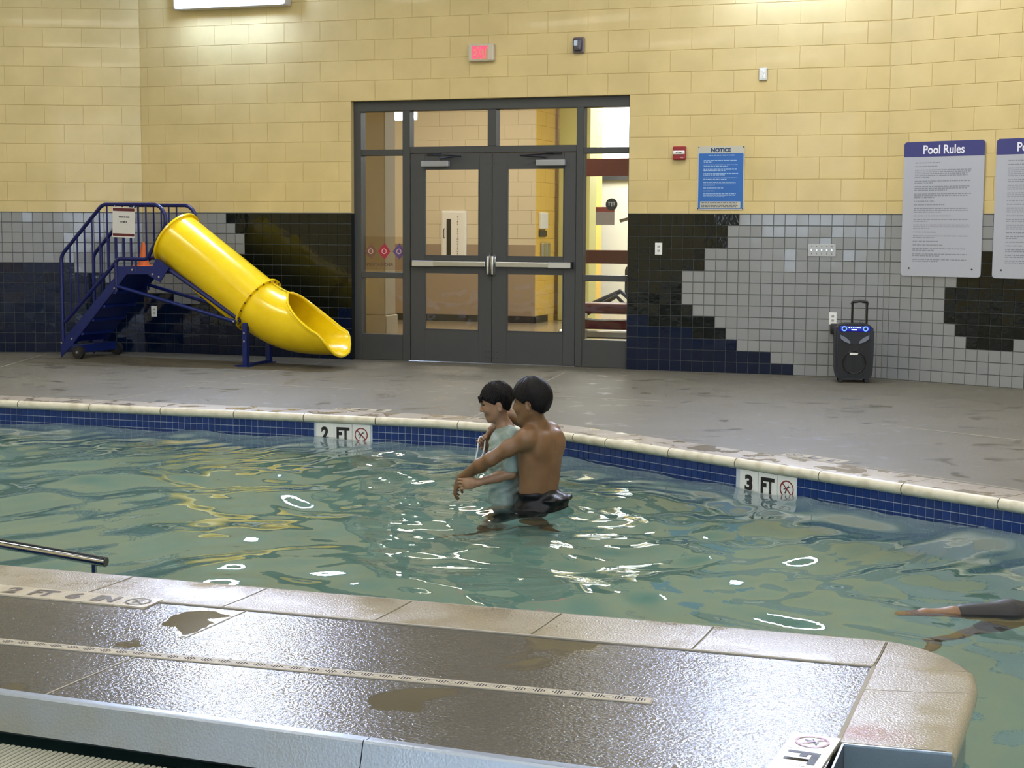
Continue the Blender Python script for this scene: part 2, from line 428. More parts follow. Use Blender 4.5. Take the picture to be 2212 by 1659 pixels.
right_in = [(1.136, 4.632), (1.085, 4.497), (1.045, 4.391), (.935, 4.10), (.873, 3.925)]
# pool floor and walls
tile_p = rgb(138, 158, 148)
m_plaster = mat('pool_plaster', tile_p, .7, noise=(1.2, rgb(128, 150, 142), .35, .7))
mb = MB(); mb.add([(-10, 14.5, -.80), (-10, 0, -.95), (0, 14.5, -.86), (0, 0, -1.0), (8, 14.5, -1.25), (8, 0, -1.3)], [(0, 1, 3, 2), (2, 3, 5, 4)])
mb.build('floor_pool', m_plaster, kind='structure')
wp = empty('wall_pool', Matrix.Identity(4), kind='structure')
mb = MB()
n_ = 90; pp = [pat(ss[-1]*i/n_)[0] for i in range(n_+1)]
dense = [p for i, p in enumerate(path)]
v = []; f = []
for p in dense: v += [(p.x, p.y, -.06), (p.x, p.y, -1.5)]
for i in range(len(dense)-1): f.append((2*i, 2*i+1, 2*i+3, 2*i+2))
mb.add(v, f); mb.build('grout_bed', m_pgrout, wp, fix=False)
mb = MB()
inset = .03
npts = [Vector(p) for p in near_out[:-1]]+[Vector(p) for p in right_out]
for a, b in zip(npts[:-1], npts[1:]):
    d = (b-a).normalized(); n = Vector((d.y, -d.x))     # towards the deck
    q0, q1 = a+n*inset, b+n*inset
    mb.add([(q0.x, q0.y, -.05), (q1.x, q1.y, -.05), (q1.x, q1.y, -1.5), (q0.x, q0.y, -1.5)], [(0, 1, 2, 3)])
mb.build('near_side', m_tblue, wp, fix=False)
# waterline tiles, two rows above the water and one below it
PT = .0508; TILETOP = -.062
s2a, s3a = sof(-1.43, 11.03), sof(1.365, 8.965)
skips = [(s2a, s2a+.143*3), (s3a, s3a+.143*3)]
tm = block_mesh(PT-.0034, PT-.0034, .004, .0015); tm.materials.append(m_tblue)
def pframe(s, z, off=0.):
    p, d = pat(s); a = math.atan2(-d.y, d.x); n = Vector((-d.y, d.x))
    q = p-n*off
    return Matrix.Translation((q.x, q.y, z)) @ Matrix.Rotation(-a, 4, 'Z')
cells = []
s = .02
while s < ss[-1]-.1:
    c = s+PT/2
    if not any(a-.02 < c < b+.02 for a, b in skips):
        p = pat(c)[0]
        for r in range(3): cells.append((p.length+(5 if r == 2 else 0)+(40 if abs(p.x) > .36*p.y else 0), c, r))
    s += PT
cells.sort(); rest = MB()
for n, (q, c, r) in enumerate(cells):
    M = pframe(c, TILETOP-PT*(r+.5), .001) @ Euler((R.gauss(0, .006), 0, R.gauss(0, .008))).to_matrix().to_4x4()
    if n < 300 and r < 2:
        o = bpy.data.objects.new('tile', tm); COL.objects.link(o); o.parent = wp; o.matrix_local = M
    else: rest.add([v.co for v in tm.vertices], [list(p.vertices) for p in tm.polygons], M)
rest.build('tile', m_tblue, wp, kind='stuff', fix=False)

# coping stones
def loft(mb, outer, inner, top=.0, nose=.03, bot=-.062, ztop=None):
    rings = []
    for o, i in zip(outer, inner):
        o = Vector(o); i = Vector(i); d = (o-i).normalized(); e = o-d*nose; r = []
        def P(q, z): r.append((q.x, q.y, z))
        P(i, bot); P(i, top); P(i+(e-i)*.5, top-.002); P(e, top)
        for a in (25, 50, 75, 100, 125, 150): a = math.radians(a); P(e+d*nose*math.sin(a), top-nose+nose*math.cos(a))
        P(e, bot)
        rings.append(r)
    return mb.ring(rings, True, True)
cop = empty('trim_5', Matrix.Identity(4), kind='structure')
jo = [sof(*p) for p in [(-3.85, 11.75), (-3.26, 11.5), (-2.69, 11.26), (-2.116, 11.04), (-1.013, 10.77), (-.45, 10.51), (.346, 9.98), (.587, 9.78), (.963, 9.366), (1.349, 8.981), (1.71, 8.473), (2.094, 8.077), (2.468, 7.633)]]
jo = jo[:4]+[(jo[3]+jo[4])/2]+jo[4:6]+[(jo[5]+jo[6])/2-.05]+jo[6:]
while jo[0] > .7: jo.insert(0, jo[0]-.61)
while jo[-1] < ss[-1]-.7: jo.append(jo[-1]+.6)
m_far2 = [m_copet, m_cream]
for a, b in zip(jo[:-1], jo[1:]):
    a += .003; b -= .003; n = 5; out = []; inn = []
    for k in range(n+1):
        p, d = pat(a+(b-a)*k/n); nn = Vector((-d.y, d.x)); out.append(p-nn*.032); inn.append(p+nn*.27)
    mb = MB(); loft(mb, out, inn)
    me = mb.mesh('coping_stone', m_far2, True)
    for p in me.polygons:
        c = sum((me.vertices[i].co for i in p.vertices), Vector())/len(p.vertices)
        q, d = pat(sof(c.x, c.y)); p.material_index = 0 if (Vector((c.x, c.y))-q).dot(Vector((-d.y, d.x))) > .012 else 1
    link('coping_stone', me, cop)
cop2 = empty('trim_6', Matrix.Identity(4), kind='structure')
uo = Vector((near_out[1][0]-near_out[0][0], near_out[1][1]-near_out[0][1])); Lo = uo.length; uo.normalize()
ao = Vector(near_out[0]); ai = Vector(near_in[0]); ui = (Vector(near_in[1])-ai); Li = ui.length; ui.normalize()
jx = [-2.038, -1.455, -.907, -.348, .19, .709, 1.257]
while jx[0] > -6: jx.insert(0, jx[0]-.56)
for a, b in zip(jx[:-1], jx[1:]):
    sa, sb = (a-ao.x)/uo.x+.004, (b-ao.x)/uo.x-.004
    mb = MB(); loft(mb, [ao+uo*(sa+(sb-sa)*k/3) for k in range(4)], [ai+ui*(sa+(sb-sa)*k/3)*Li/Lo for k in range(4)])
    mb.build('coping_stone', m_copen, cop2, True)
mb = MB(); o_ = [Vector(p)+Vector((.004, -.002)) if i == 0 else Vector(p) for i, p in enumerate(near_out[1:])]
ic = Vector(near_in[1])+Vector((.005, -.001)); 
loft(mb, o_, [ic+Vector((.001*i, -.001*i)) for i in range(len(o_))]); mb.build('coping_stone', m_copen, cop2, True)
for (i0, i1) in ((0, 2), (2, 4)):
    oo = [Vector(p) for p in right_out[i0:i1+1]]; ii = [Vector(p) for p in right_in[i0:i1+1]]
    d = (oo[1]-oo[0]).normalized()*.005; oo[0] += d; ii[0] += d
    mb = MB(); loft(mb, oo, ii); mb.build('coping_stone', m_copen, cop2, True)
# grout bed under the near coping joints
mb = MB(); mb.slab([near_out[0], near_out[1], near_in[1], near_in[0]], -.06, -.006); 
mb.build('joint_bed', m_joint, cop2)

# decks
df = [p+Vector((-(pat(ss[i] if ss[i] < ss[-1] else ss[-1]-.01)[1].y), pat(ss[i] if ss[i] < ss[-1] else ss[-1]-.01)[1].x))*.268 for i, p in enumerate(path)]
poly = [tuple(p) for p in df]+[(9.7, df[-1].y), (9.7, 9.), tuple(dr+Vector((.3, .3))), tuple(CR+Vector((.1, .2))), tuple(CL+Vector((0, .2))), tuple(bl+Vector((-.2, .2))), (-9.8, 13.8)]
mb = MB(); mb.slab(poly, -.08, 0.); mb.build('floor', m_deck, kind='structure')
SL0, SL1 = Vector((-6.0, 5.967)), Vector((.712, 3.506))        # steel lip line of the near deck
sdir = (SL1-SL0).normalized(); sn = Vector((sdir.y, -sdir.x))    # towards the camera
nd = [near_in[0], near_in[1], right_in[2], right_in[4], (.793, 3.711), (.712, 3.502), tuple(SL0+sdir*.0)]
mb = MB(); mb.slab(nd, -.10, -.003); mb.build('floor_near', m_deckn, kind='structure')
def strip(mb, pts, wd, z0, z1):
    for a, b in zip(pts[:-1], pts[1:]):
        a = Vector(a); b = Vector(b); d = (b-a).normalized(); n = Vector((-d.y, d.x))*wd/2
        mb.slab([tuple(a-n), tuple(b-n), tuple(b+n), tuple(a+n)], z0, z1)
mb = MB(); strip(mb, [(-4.94, 14.6), (-4.99, 16.3)], .012, -.001, .0012); strip(mb, [(-2.89, 13.38), (-1.157, 12.75), (-.292, 12.52), (1.2, 12.0)], .014, -.001, .0012)
strip(mb, [(-.29, 10.85), (.5, 14.4)], .01, -.001, .0008); strip(mb, [(-3.15, 11.8), (-1.9, 15.4)], .01, -.001, .0008)
so = [pat(jo_s)[0]+Vector((-(pat(jo_s)[1].y), pat(jo_s)[1].x))*.30 for jo_s in (sof(1.3, 9.), sof(2.6, 7.56), sof(4.2, 5.7))]
strip(mb, [tuple(p) for p in so], .016, -.001, .0015); strip(mb, [(2.6, 10.6), (3.34, 9.84), (5.2, 8.4)], .014, -.001, .0012)
mb.build('trim_7', m_joint, kind='structure')
mb = MB(); strip(mb, [(-.93, 5.31), (-1.08, 4.92)], .006, -.004, -.0015); strip(mb, [(-1.19, 4.70), (-1.36, 4.28)], .006, -.004, -.0015)
strip(mb, [near_in[0], near_in[1], right_in[2], right_in[4]], .012, -.004, .001)
mb.build('trim_8', m_joint, kind='structure')

# ------------------------------------------------------------------ water
def build_water():
    xs = np.concatenate([np.linspace(-10, -4.7, 30)[:-1], np.arange(-4.7, 3.6, .026), np.linspace(3.6, 9.5, 40)])
    ys = np.concatenate([np.linspace(-.5, 3.3, 30)[:-1], np.arange(3.3, 12.3, .026), np.linspace(12.3, 14.4, 12)])
    X, Y = np.meshgrid(xs, ys, indexing='ij'); Z = np.zeros_like(X); rs = np.random.RandomState(11)
    wx = X+.10*np.sin(2.1*Y+.7)+.07*np.sin(3.7*Y-1.9*X); wy = Y+.12*np.sin(1.7*X+.3)+.08*np.sin(3.1*X+1.3*Y)
    for i in range(26):
        lam = .22*1.12**rs.uniform(0, 13.5); th = rs.uniform(0, 2*pi); k = 2*pi/lam
        amp = .0272*lam*rs.uniform(.35, .8)/2.6
        env = .55+.45*np.sin(X*rs.uniform(.4, 1.3)+rs.uniform(0, 6))*np.sin(Y*rs.uniform(.4, 1.3)+rs.uniform(0, 6))
        Z += amp*env*np.sin(k*(wx*math.cos(th)+wy*math.sin(th))+rs.uniform(0, 6))
    # rings spreading from the bathers
    for (cx, cy_, a, lam) in ((.15, 8.1, .0026, .19), (-.31, 8.4, .0012, .10), (.45, 8.0, .0022, .16)):
        rr = np.hypot(X-cx, Y-cy_); Z += a*np.exp(-rr/1.0)*np.sin(2*pi*rr/lam)
    nx, ny = X.shape; Z += WATER
    V = np.stack([X, Y, Z], -1).reshape(-1, 3); idx = np.arange(nx*ny).reshape(nx, ny)
    q = np.stack([idx[:-1, :-1], idx[1:, :-1], idx[1:, 1:], idx[:-1, 1:]], -1).reshape(-1, 4)
    b = len(V); V = np.concatenate([V, V[[idx[0, 0], idx[-1, 0], idx[-1, -1], idx[0, -1]]]*[1, 1, 0]+[0, 0, -1.7]])
    F = [tuple(x) for x in q.tolist()]
    F += [tuple(idx[:, 0][::-1])+(b, b+1), tuple(idx[-1, :][::-1])+(b+1, b+2), tuple(idx[:, -1])+(b+2, b+3), tuple(idx[0, :])+(b+3, b)]
    F.append((b+3, b+2, b+1, b))
    me = bpy.data.meshes.new('pool_water'); me.from_pydata(V.tolist(), [], F); me.update()
    me.polygons.foreach_set('use_smooth', [i < len(q) for i in range(len(F))])
    m = bpy.data.materials.new('pool_water'); m.use_nodes = True; nt = m.node_tree; N = nt.nodes; L = nt.links; p = N['Principled BSDF']
    p.inputs['Base Color'].default_value = (1, 1, 1, 1); p.inputs['Transmission Weight'].default_value = 1; p.inputs['Roughness'].default_value = 0; p.inputs['IOR'].default_value = 1.33
    g = N.new('ShaderNodeNewGeometry'); n = N.new('ShaderNodeTexNoise'); n.inputs['Scale'].default_value = 9; n.inputs['Detail'].default_value = 3
    bp = N.new('ShaderNodeBump'); bp.inputs['Strength'].default_value = .16; bp.inputs['Distance'].default_value = .006
    L.new(g.outputs['Position'], n.inputs['Vector']); L.new(n.outputs['Fac'], bp.inputs['Height']); L.new(bp.outputs[0], p.inputs['Normal'])
    va = N.new('ShaderNodeVolumeAbsorption'); va.inputs[0].default_value = (.28, .74, .70, 1); va.inputs[1].default_value = .34
    L.new(va.outputs[0], N['Material Output'].inputs['Volume'])
    me.materials.append(m)
    link('water', me, kind='structure')
build_water()

# ------------------------------------------------------------------ near pool edge: steel gutter and grating
def sxy(t, off, z): p = SL0+sdir*t+sn*off; return (p.x, p.y, z)
T1 = (SL1-SL0).length
gut = empty('gutter_channel', Matrix.Translation((SL0.x, SL0.y, 0)) @ Matrix.Rotation(math.atan2(sdir.y, sdir.x), 4, 'Z'), 'long stainless steel gutter face between wet deck and grating', 'gutter')
# local: x along the lip, -y towards the camera
tj = (Vector((-.37, 3.95))-SL0).dot(sdir)
for a, b in ((.0, tj-3.2), (tj-3.197, tj-.0015), (tj+.0015, T1)):
    mb = MB(); mb.ring([[(x, .035, -.001), (x, .006, -.001), (x, .0, .004), (x, -.006, .003), (x, -.010, -.003), (x, -.040, -.100), (x, -.036, -.106), (x, .035, -.106)] for x in (a, b)], True, True)
    mb.build('steel_panel', m_steel, gut)
mb = MB(); mb.box(0, T1, -.30, -.016, -.19, -.175); mb.box(0, T1, -.31, -.292, -.19, -.125); mb.build('channel_bed', m_dark, gut)
mb = MB(); mb.box(0, T1, -.40, -.31, -.5, -.115, .006); mb.build('overflow_lip', mat('gutter_stone', rgb(70, 68, 66), .4), gut)
gr = empty('gutter_grate', gut.matrix_world @ Matrix.Translation((0, 0, -.130)), 'cream slatted overflow grate lying in the steel gutter', 'grate')
m_slat = mat('cream_slat', rgb(146, 146, 130), .42)
mb = MB(); mb.box(-.0062, .0062, -.285, -.060, -.016, .004, .0025); sm = mb.mesh('slat', m_slat)
t0 = (Vector((-1.5, 4.33))-SL0).dot(sdir)-.5; k = 0
while t0+k*.0180 < T1-.02:
    o = link('slat', sm, gr); o.location = (t0+k*.0180, 0, 0); k += 1
mb = MB(); mb.box(t0-.02, T1, -.25, -.242, -.018, -.006); mb.box(t0-.02, T1, -.100, -.092, -.018, -.006); mb.build('tie_bar', m_slat, gr)
# steel notch at the right end of the deck
no = empty('gutter_box', Matrix.Identity(4), 'open steel gutter box under the end of the rounded coping', 'gutter')
m_st2 = mat('dull_steel', rgb(120, 126, 134), .38, 1., bump=(200, .1, .002))
mb = MB(); mb.add([(.885, 3.902, .0), (1.150, 3.832, .0), (1.150, 3.832, -.45), (.885, 3.902, -.45), (.885, 3.914, .0), (1.15, 3.844, .0), (1.15, 3.844, -.45), (.885, 3.914, -.45)], [(0, 1, 2, 3), (4, 5, 6, 7), (0, 1, 5, 4)]); mb.build('back_plate', m_st2, no)
mb = MB(); strip(mb, [(.882, 3.905), (.72, 3.46)], .006, -.45, .002); mb.build('side_plate', m_st2, no)
mb = MB(); strip(mb, [(1.152, 3.838), (1.06, 3.50)], .006, -.45, -.14); mb.build('side_plate', m_st2, no)
mb = MB(); strip(mb, [(.885, 3.906), (1.150, 3.836)], .008, -.004, .001); mb.build('lip', m_steel, no)

# trench drain strip in the near deck
td = empty('trench_drain', Matrix.Translation((-4.0, 5.537, -.001)) @ Matrix.Rotation(math.atan2(-.602, 2.092), 4, 'Z'), 'narrow beige slotted drain strip across the wet near deck', 'drain')
TL = (Vector((.408, 4.269))-Vector((-4.0, 5.537))).length
m_drain = mat('drain_beige', rgb(158, 150, 130), .5, noise=(30, rgb(136, 128, 110), .4, .7))
k = 0; x = TL
while x > 0:
    a = max(0, x-.61); mb = MB(); mb.box(a+.001, x-.001, -.024, .024, -.004, .0012, .0008); mb.build('strip', m_drain, td); x -= .61
mb = MB(); mb.box(0, TL+.004, -.028, .028, -.006, .0003); mb.build('rim', m_joint, td)
mb = MB(); x = TL-.02
while x > 0:
    for i, l in enumerate((.010, .026, .030, .026, .010)):
        xx = x-i*.0085; mb.box(xx-.0018, xx+.0018, -l/2, l/2, .0008, .0016)
    for (dx, s_) in ((-.016, 1), (.056, -1)):
        pass
    x -= .060
mb.build('slot', m_dark, td, kind='stuff')
mb = MB(); x = TL-.04
while x > 0:
    for sg in (-1, 1): strip(mb, [(x-.02, sg*.0155), (x-.045, sg*.004)], .0016, .0008, .0018)
    x -= .060
mb.build('ridge', m_joint, td, kind='stuff')

# ------------------------------------------------------------------ depth markers
m_mark = mat('marker_tile', rgb(214, 214, 210), .22)
m_markn = mat('marker_tile_deck', rgb(170, 162, 144), .3, bump=(90, .4, .003))
m_nored = mat('marker_red', rgb(120, 44, 44), .4)
def nodive(mb_red, mb_blk, r, M, y=-.0012):
    n = 28
    ri, ro = r*.84, r
    v = [(q*math.cos(2*pi*k/n), y, q*math.sin(2*pi*k/n)) for q in (ri, ro) for k in range(n)]
    mb_red.add(v, [(k, (k+1) % n, (k+1) % n+n, k+n) for k in range(n)], M)
    a = math.radians(-45); d = (math.cos(a), math.sin(a)); p = (-d[1]*r*.075, d[0]*r*.075)
    mb_red.add([(d[0]*r*.9*s+p[0]*t, y-.0003, d[1]*r*.9*s+p[1]*t) for s, t in ((-1, -1), (1, -1), (1, 1), (-1, 1))], [(0, 1, 2, 3)], M)
    for (x0, z0, x1, z1, w_) in ((-.45, -.05, .5, .35, .05), (0, .1, -.25, -.5, .07), (-.2, -.1, .3, -.15, .04), (.0, .0, .25, .45, .05)):
        dx, dz = x1-x0, z1-z0; l = math.hypot(dx, dz); px_, pz = -dz/l*w_*r, dx/l*w_*r
        mb_blk.add([((x0*r+px_), y-.0002, z0*r+pz), (x0*r-px_, y-.0002, z0*r-pz), (x1*r-px_, y-.0002, z1*r-pz), (x1*r+px_, y-.0002, z1*r+pz)], [(0, 1, 2, 3)], M)
def marker(name, label, group, M, cells, w_, h, mt, ink=m_ink, gap=.003, group2=None, flat=False):
    t = empty(name, M, label, 'depth marker', group)
    for i, c in enumerate(cells):
        cx = (i+.5)*w_
        mb = MB(); mb.box(cx-w_/2+gap/2, cx+w_/2-gap/2, -.003, .012, -h, 0, .001); mb.build('marker_tile', mt, t)
        if c == 'X':
            a, b = MB(), MB(); nodive(a, b, w_*.36, Matrix.Translation((cx, -.0035, -h*.5)))
            a.build('warning_ring', m_nored if not flat else m_drk, t, fix=False); b.build('diver_symbol', ink if not flat else m_drk, t, fix=False)
        elif c: text('lettering', c, cx, -h*.5, w_*(.42 if len(c) == 1 else .72), h*.66, ink, t, y=-.0035, bold=.05)
    return t
m_drk = mat('marker_ink_worn', rgb(74, 64, 50), .45)
for s0, txt, lb in ((s2a, ('2', 'FT', 'X'), 'white tile marker reading 2 FT, left of the bathers, on the far pool wall'), (s3a, ('3', 'FT', 'X'), 'white tile marker reading 3 FT on the slanting pool wall right of the bathers')):
    M = pframe(s0+.2145, TILETOP, .004) @ Matrix.Translation((-.2145, 0, 0))
    marker('depth_marker', lb, None, M, txt, .143, .150, m_mark)
# near deck, left: 2 FT 6 IN, flat on the deck
un = ui; a0 = Vector((-1.247, 5.431)); ang = math.atan2(un.y, un.x)
M = Matrix.Translation((a0.x-un.x*.02, a0.y-un.y*.02-.008, .0)) @ Matrix.Rotation(ang, 4, 'Z') @ Matrix.Rotation(-pi/2, 4, 'X') @ Matrix.Translation((-.132*6, 0, 0))
marker('depth_marker', 'beige tile marker reading 2 FT 6 IN set in the near deck', None, M, ('', '2', 'FT', '6', 'IN', 'X'), .132, .128, m_markn, m_drk, .002, flat=True)
# near deck, right: 3 FT seen from its side
M = Matrix.Translation((.868, 3.985, .0)) @ Matrix.Rotation(math.radians(-113), 4, 'Z') @ Matrix.Rotation(-pi/2, 4, 'X') @ Matrix.Rotation(pi, 4, 'Y') @ Matrix.Translation((-.132*4, 0, 0))
M = Matrix.Translation((.878, 3.962, .0)) @ Matrix.Rotation(math.radians(66.5), 4, 'Z') @ Matrix.Rotation(-pi/2, 4, 'X') @ Matrix.Translation((-.128*4, 0, .0)) @ Matrix.Rotation(pi, 4, 'Y') @ Matrix.Translation((-.128*4, 0, 0))
M = Matrix.Translation((.760, 4.005, -.0005)) @ Matrix.Rotation(math.radians(-113.5), 4, 'Z') @ Matrix.Rotation(-pi/2, 4, 'X') @ Matrix.Translation((0, 0, .128))
marker('depth_marker', 'beige tile marker reading 3 FT beside the open steel gutter box', None, Matrix.Translation((.768, 3.995, -.0005)) @ Matrix.Rotation(math.radians(66.5), 4, 'Z') @ Matrix.Rotation(-pi/2, 4, 'X') @ Matrix.Rotation(pi, 4, 'Y') @ Matrix.Translation((0, 0, .128)), ('X', 'FT', '3'), .128, .128, mat('marker_tile_pale', rgb(186, 182, 168), .2, bump=(90, .5, .003)), m_ink, .002)
# far deck markers behind the coping
for s0, n, txt, lb in ((s2a, 3, ('2', 'FT', 'X'), 'faint worn marker tiles in the far deck above the left depth marker'), (s3a+.05, 3, ('3', 'FT', 'X'), 'pale worn marker tiles in the wet deck just above the right depth marker')):
    p, d = pat(s0+.21); n_ = Vector((-d.y, d.x)); q = p+n_*.285+d*.215
    M = Matrix.Translation((q.x, q.y, -.0016)) @ Matrix.Rotation(math.atan2(d.y, d.x)+pi, 4, 'Z') @ Matrix.Rotation(-pi/2, 4, 'X')
    marker('depth_marker', lb, None, M, txt, .143, .143, m_markn, m_drk, .003, flat=True)

# ------------------------------------------------------------------ door and glazed screen (local frame of the centre wall)
def panes(parent, rects, y=.0, m=m_glass, name='pane'):
    for (x0, x1, z0, z1) in rects:
        mb = MB(); mb.add([(x0, y, z0), (x1, y, z0), (x1, y, z1), (x0, y, z1)], [(0, 1, 2, 3)]); mb.build(name, m, parent, fix=False)
sf = empty('door_frame', FA @ Matrix.Translation((0, .06, 0)), kind='structure')
def bars(name, parent, rects, m, y0, y1, bev=.004):
    for (x0, x1, z0, z1) in rects:
        mb = MB(); mb.box(x0, x1, y0, y1, z0, z1, bev); mb.build(name, m, parent)
bars('post', sf, [(DX0+.0, -2.845, 0, DZ), (-2.385, -2.305, 0, DZ), (-.545, -.472, 0, DZ), (-.02, DX1, 0, DZ)], m_frame, 0, .12)
bars('mullion', sf, [(-1.468, -1.378, 2.178, 2.54)], m_frame, 0, .12)
bars('head', sf, [(DX0, DX1, 2.538, DZ)], m_frame, -.002, .12)
bars('rail', sf, [(-2.305, -.545, 2.112, 2.178), (-2.845, -2.385, 2.094, 2.156), (-.472, -.02, 2.094, 2.152), (-2.845, -2.385, .846, .905), (-.472, -.02, .849, .910)], m_frame, .004, .116)
bars('base_panel', sf, [(-2.845, -2.385, 0, .268), (-.472, -.02, 0, .272)], m_frame, .004, .116)
panes(sf, [(-2.845, -2.385, 2.156, 2.538), (-2.305, -1.468, 2.178, 2.538), (-1.378, -.545, 2.178, 2.538), (-.472, -.02, 2.152, 2.538),
           (-2.845, -2.385, .905, 2.094), (-.472, -.02, .910, 2.094), (-2.845, -2.385, .268, .846), (-.472, -.02, .272, .849)], .05)
mb = MB(); mb.box(-2.31, -.54, -.03, .10, 0, .008, .003); mb.build('threshold', m_alu, sf)
# reveal of the block jamb on the left
mb = MB(); mb.box(DX0-.001, DX0+.004, -.0735, 0, 0, TOPZ); mb.build('jamb_tile', m_tblack, sf)
for di, (x0, x1, lx0, lx1, hinge) in enumerate(((-2.300, -1.426, -2.148, -1.560, -1), (-1.418, -.550, -1.263, -.673, 1))):
    d = empty('door_%d' % (di+1), FA @ Matrix.Translation((0, .075, 0)), kind='structure')
    bars('stile', d, [(x0, lx0, .008, 2.108), (lx1, x1, .008, 2.108)], m_frame2, 0, .045, .003)
    bars('rail', d, [(lx0, lx1, .008, .332), (lx0, lx1, .912, 1.080), (lx0, lx1, 1.955, 2.108)], m_frame2, .0005, .0445, 0)
    mb = MB()
    for (a, b, c, e) in ((lx0, lx1, .332, .912), (lx0, lx1, 1.080, 1.955)):
        mb.box(a, b, -.004, .02, c, c+.008); mb.box(a, b, -.004, .02, e-.008, e); mb.box(a, a+.008, -.004, .02, c, e); mb.box(b-.008, b, -.004, .02, c, e)
    mb.build('glazing_bead', m_frame2, d)
    panes(d, [(lx0, lx1, .332, .912), (lx0, lx1, 1.080, 1.955)], .022)
    # exit device
    sgn = 1 if di == 0 else -1; xa, xb = (x0+.02, x1-.02) if di == 0 else (x1-.02, x0+.02)
    bar = MB(); lo, hi = sorted((xa, xb-sgn*.03)); bar.box(lo, hi, -.05, -.022, .975, 1.028, .006, seg=2); pb = bar.build('push_bar', m_alu, d)
    e1 = MB(); lo, hi = sorted((xa, xa+sgn*.25)); e1.box(lo, hi, -.056, -.004, .971, 1.032, .006); e1.build('end_housing', mat('silver_cap%d' % di, rgb(205, 205, 202), .35, .9), pb)
    e2 = MB(); lo, hi = sorted((xa-sgn*.0, xa+sgn*.012)); e2.box(lo-.004, hi+.004, -.058, 0, .968, 1.035, .004); e2.build('end_cap', m_black, pb)
    hm = MB(); hx = xb; hm.tube([(hx, 0, 1.09), (hx, -.05, 1.075), (hx, -.055, 1.0), (hx, -.05, .91), (hx, 0, .895)], .018, 10, True); hm.box(hx-.02, hx+.02, -.02, 0, .89, 1.095, .006); hm.build('latch_cover', m_alu, pb, True)
    # closer
    cx = -2.02 if di == 0 else -.80
    cm = MB(); cm.box(cx-.15, cx+.15, -.06, 0, 1.975, 2.035, .008, seg=2); c = cm.build('closer', mat('closer_paint%d' % di, rgb(150, 150, 150), .4, .3), d)
    am = MB(); am.tube([(cx+sgn*.06, -.03, 2.035), (cx+sgn*.06, -.03, 2.06), (cx+sgn*.30, -.10, 2.075)], .008, 6); am.tube([(cx+sgn*.30, -.10, 2.075), (cx-sgn*.02, -.02, 2.10)], .007, 6); am.box(min(cx-sgn*.1, cx+sgn*.05), max(cx-sgn*.1, cx+sgn*.05), -.02, .0, 2.09, 2.115, .002); am.build('closer_arm', m_black, c)
    pm = MB()
    for bx in ((x1-.02, x1-.055) if di == 0 else (x0+.02, x0+.055)):
        for bz in (.06, .12, 2.0, 2.05): pm.cyl((bx, -.003, bz), (bx, .003, bz), .005, 6)
    pm.build('bolt', m_screw, d)
# decals seen from behind on the left side light: three diamonds and a line of lettering
dcl = empty('window_decal', FA @ Matrix.Translation((0, .107, 0)), 'translucent decal of three coloured diamonds over lettering on left side light', 'decal')
cream_film = glass_mat('frosted_film', (.86, .80, .72), 1.1)
mb = MB(); mb.add([(-2.84, .003, .93), (-2.39, .003, .93), (-2.39, .003, 1.27), (-2.84, .003, 1.27)], [(0, 1, 2, 3)]); mb.build('film', cream_film, dcl, fix=False)
for (x, c) in ((-2.755, rgb(112, 78, 60)), (-2.605, rgb(158, 36, 60)), (-2.44, rgb(92, 70, 120))):
    mb = MB(); mb.add([(x-.075, 0, 1.12), (x, 0, 1.035), (x+.065, 0, 1.12), (x, 0, 1.205)], [(0, 1, 2, 3)])
    o = mb.build('diamond', mat('decal_%d' % int(-x*1000), c, .5), dcl, fix=False)
    mb = MB(); n = 14; mb.add([(x-.005+.028*math.cos(2*pi*k/n), -.001, 1.12+.028*math.sin(2*pi*k/n)) for k in range(n)]+[(x-.005+.02*math.cos(2*pi*k/n), -.001, 1.12+.02*math.sin(2*pi*k/n)) for k in range(n)], [(k, (k+1) % n, (k+1) % n+n, k+n) for k in range(n)]); mb.build('emblem_ring', mat('decal_pale%d' % int(-x*1000), rgb(210, 170, 160), .5), o, fix=False)
Mm = Matrix.Translation((-2.66, -.0, .985)) @ Matrix.Diagonal((-1, 1, 1, 1))
text('lettering', 'RECREATION', 0, 0, .29, .03, mat('decal_ink', rgb(90, 70, 60), .5), dcl, M=Mm, bold=.01)

# ------------------------------------------------------------------ hall and gym seen through the glass (local frame of the centre wall)
hall = empty('wall_hall', FA, kind='structure')
m_hallw = mat('hall_paint', rgb(206, 194, 166), .6)
m_hally = mat('hall_yellow', rgb(222, 184, 84), .55)
m_hband = mat('hall_band', rgb(150, 132, 112), .5)
m_cove = mat('cove_base', rgb(48, 46, 44), .4)
HD = 6.6
mb = MB(); mb.box(-8.0, -3.06, HD, HD+.2, 0, 4.0); mb.build('back_wall', m_hallw, hall)
mb = MB(); mb.box(-8.0, -3.06, HD-.012, HD, .10, 1.13); mb.build('band', m_hband, hall)
mb = MB(); mb.box(-8.0, -3.06, HD-.02, HD, 0, .10); mb.box(-3.07, -3.04, HD, 9.9, 0, .10); mb.build('baseboard', m_cove, hall)
M = Matrix.Translation((-3.06, HD, 0)) @ Matrix.Rotation(math.radians(88), 4, 'Z')
mb = MB(); mb.box(0, 3.2, -.0, .15, 0, 4.0, M=M); mb.build('yellow_wall', m_hally, hall)
hroot = empty('hall_blocks', FA @ Matrix.Translation((0, HD, 0)), kind='structure'); hroot.name = 'wall_hall_blocks'
for l in range(6, 18):
    x = -4.95+(.2032 if l % 2 else 0)
    while x < -3.07:
        block(hroot, max(x, -4.9), min(x+.4064, -3.06), l*C_, (l+1)*C_, m_hallw, dep=.006); x += .4064
yroot = empty('wall_yellow_blocks', FA @ M, kind='structure')
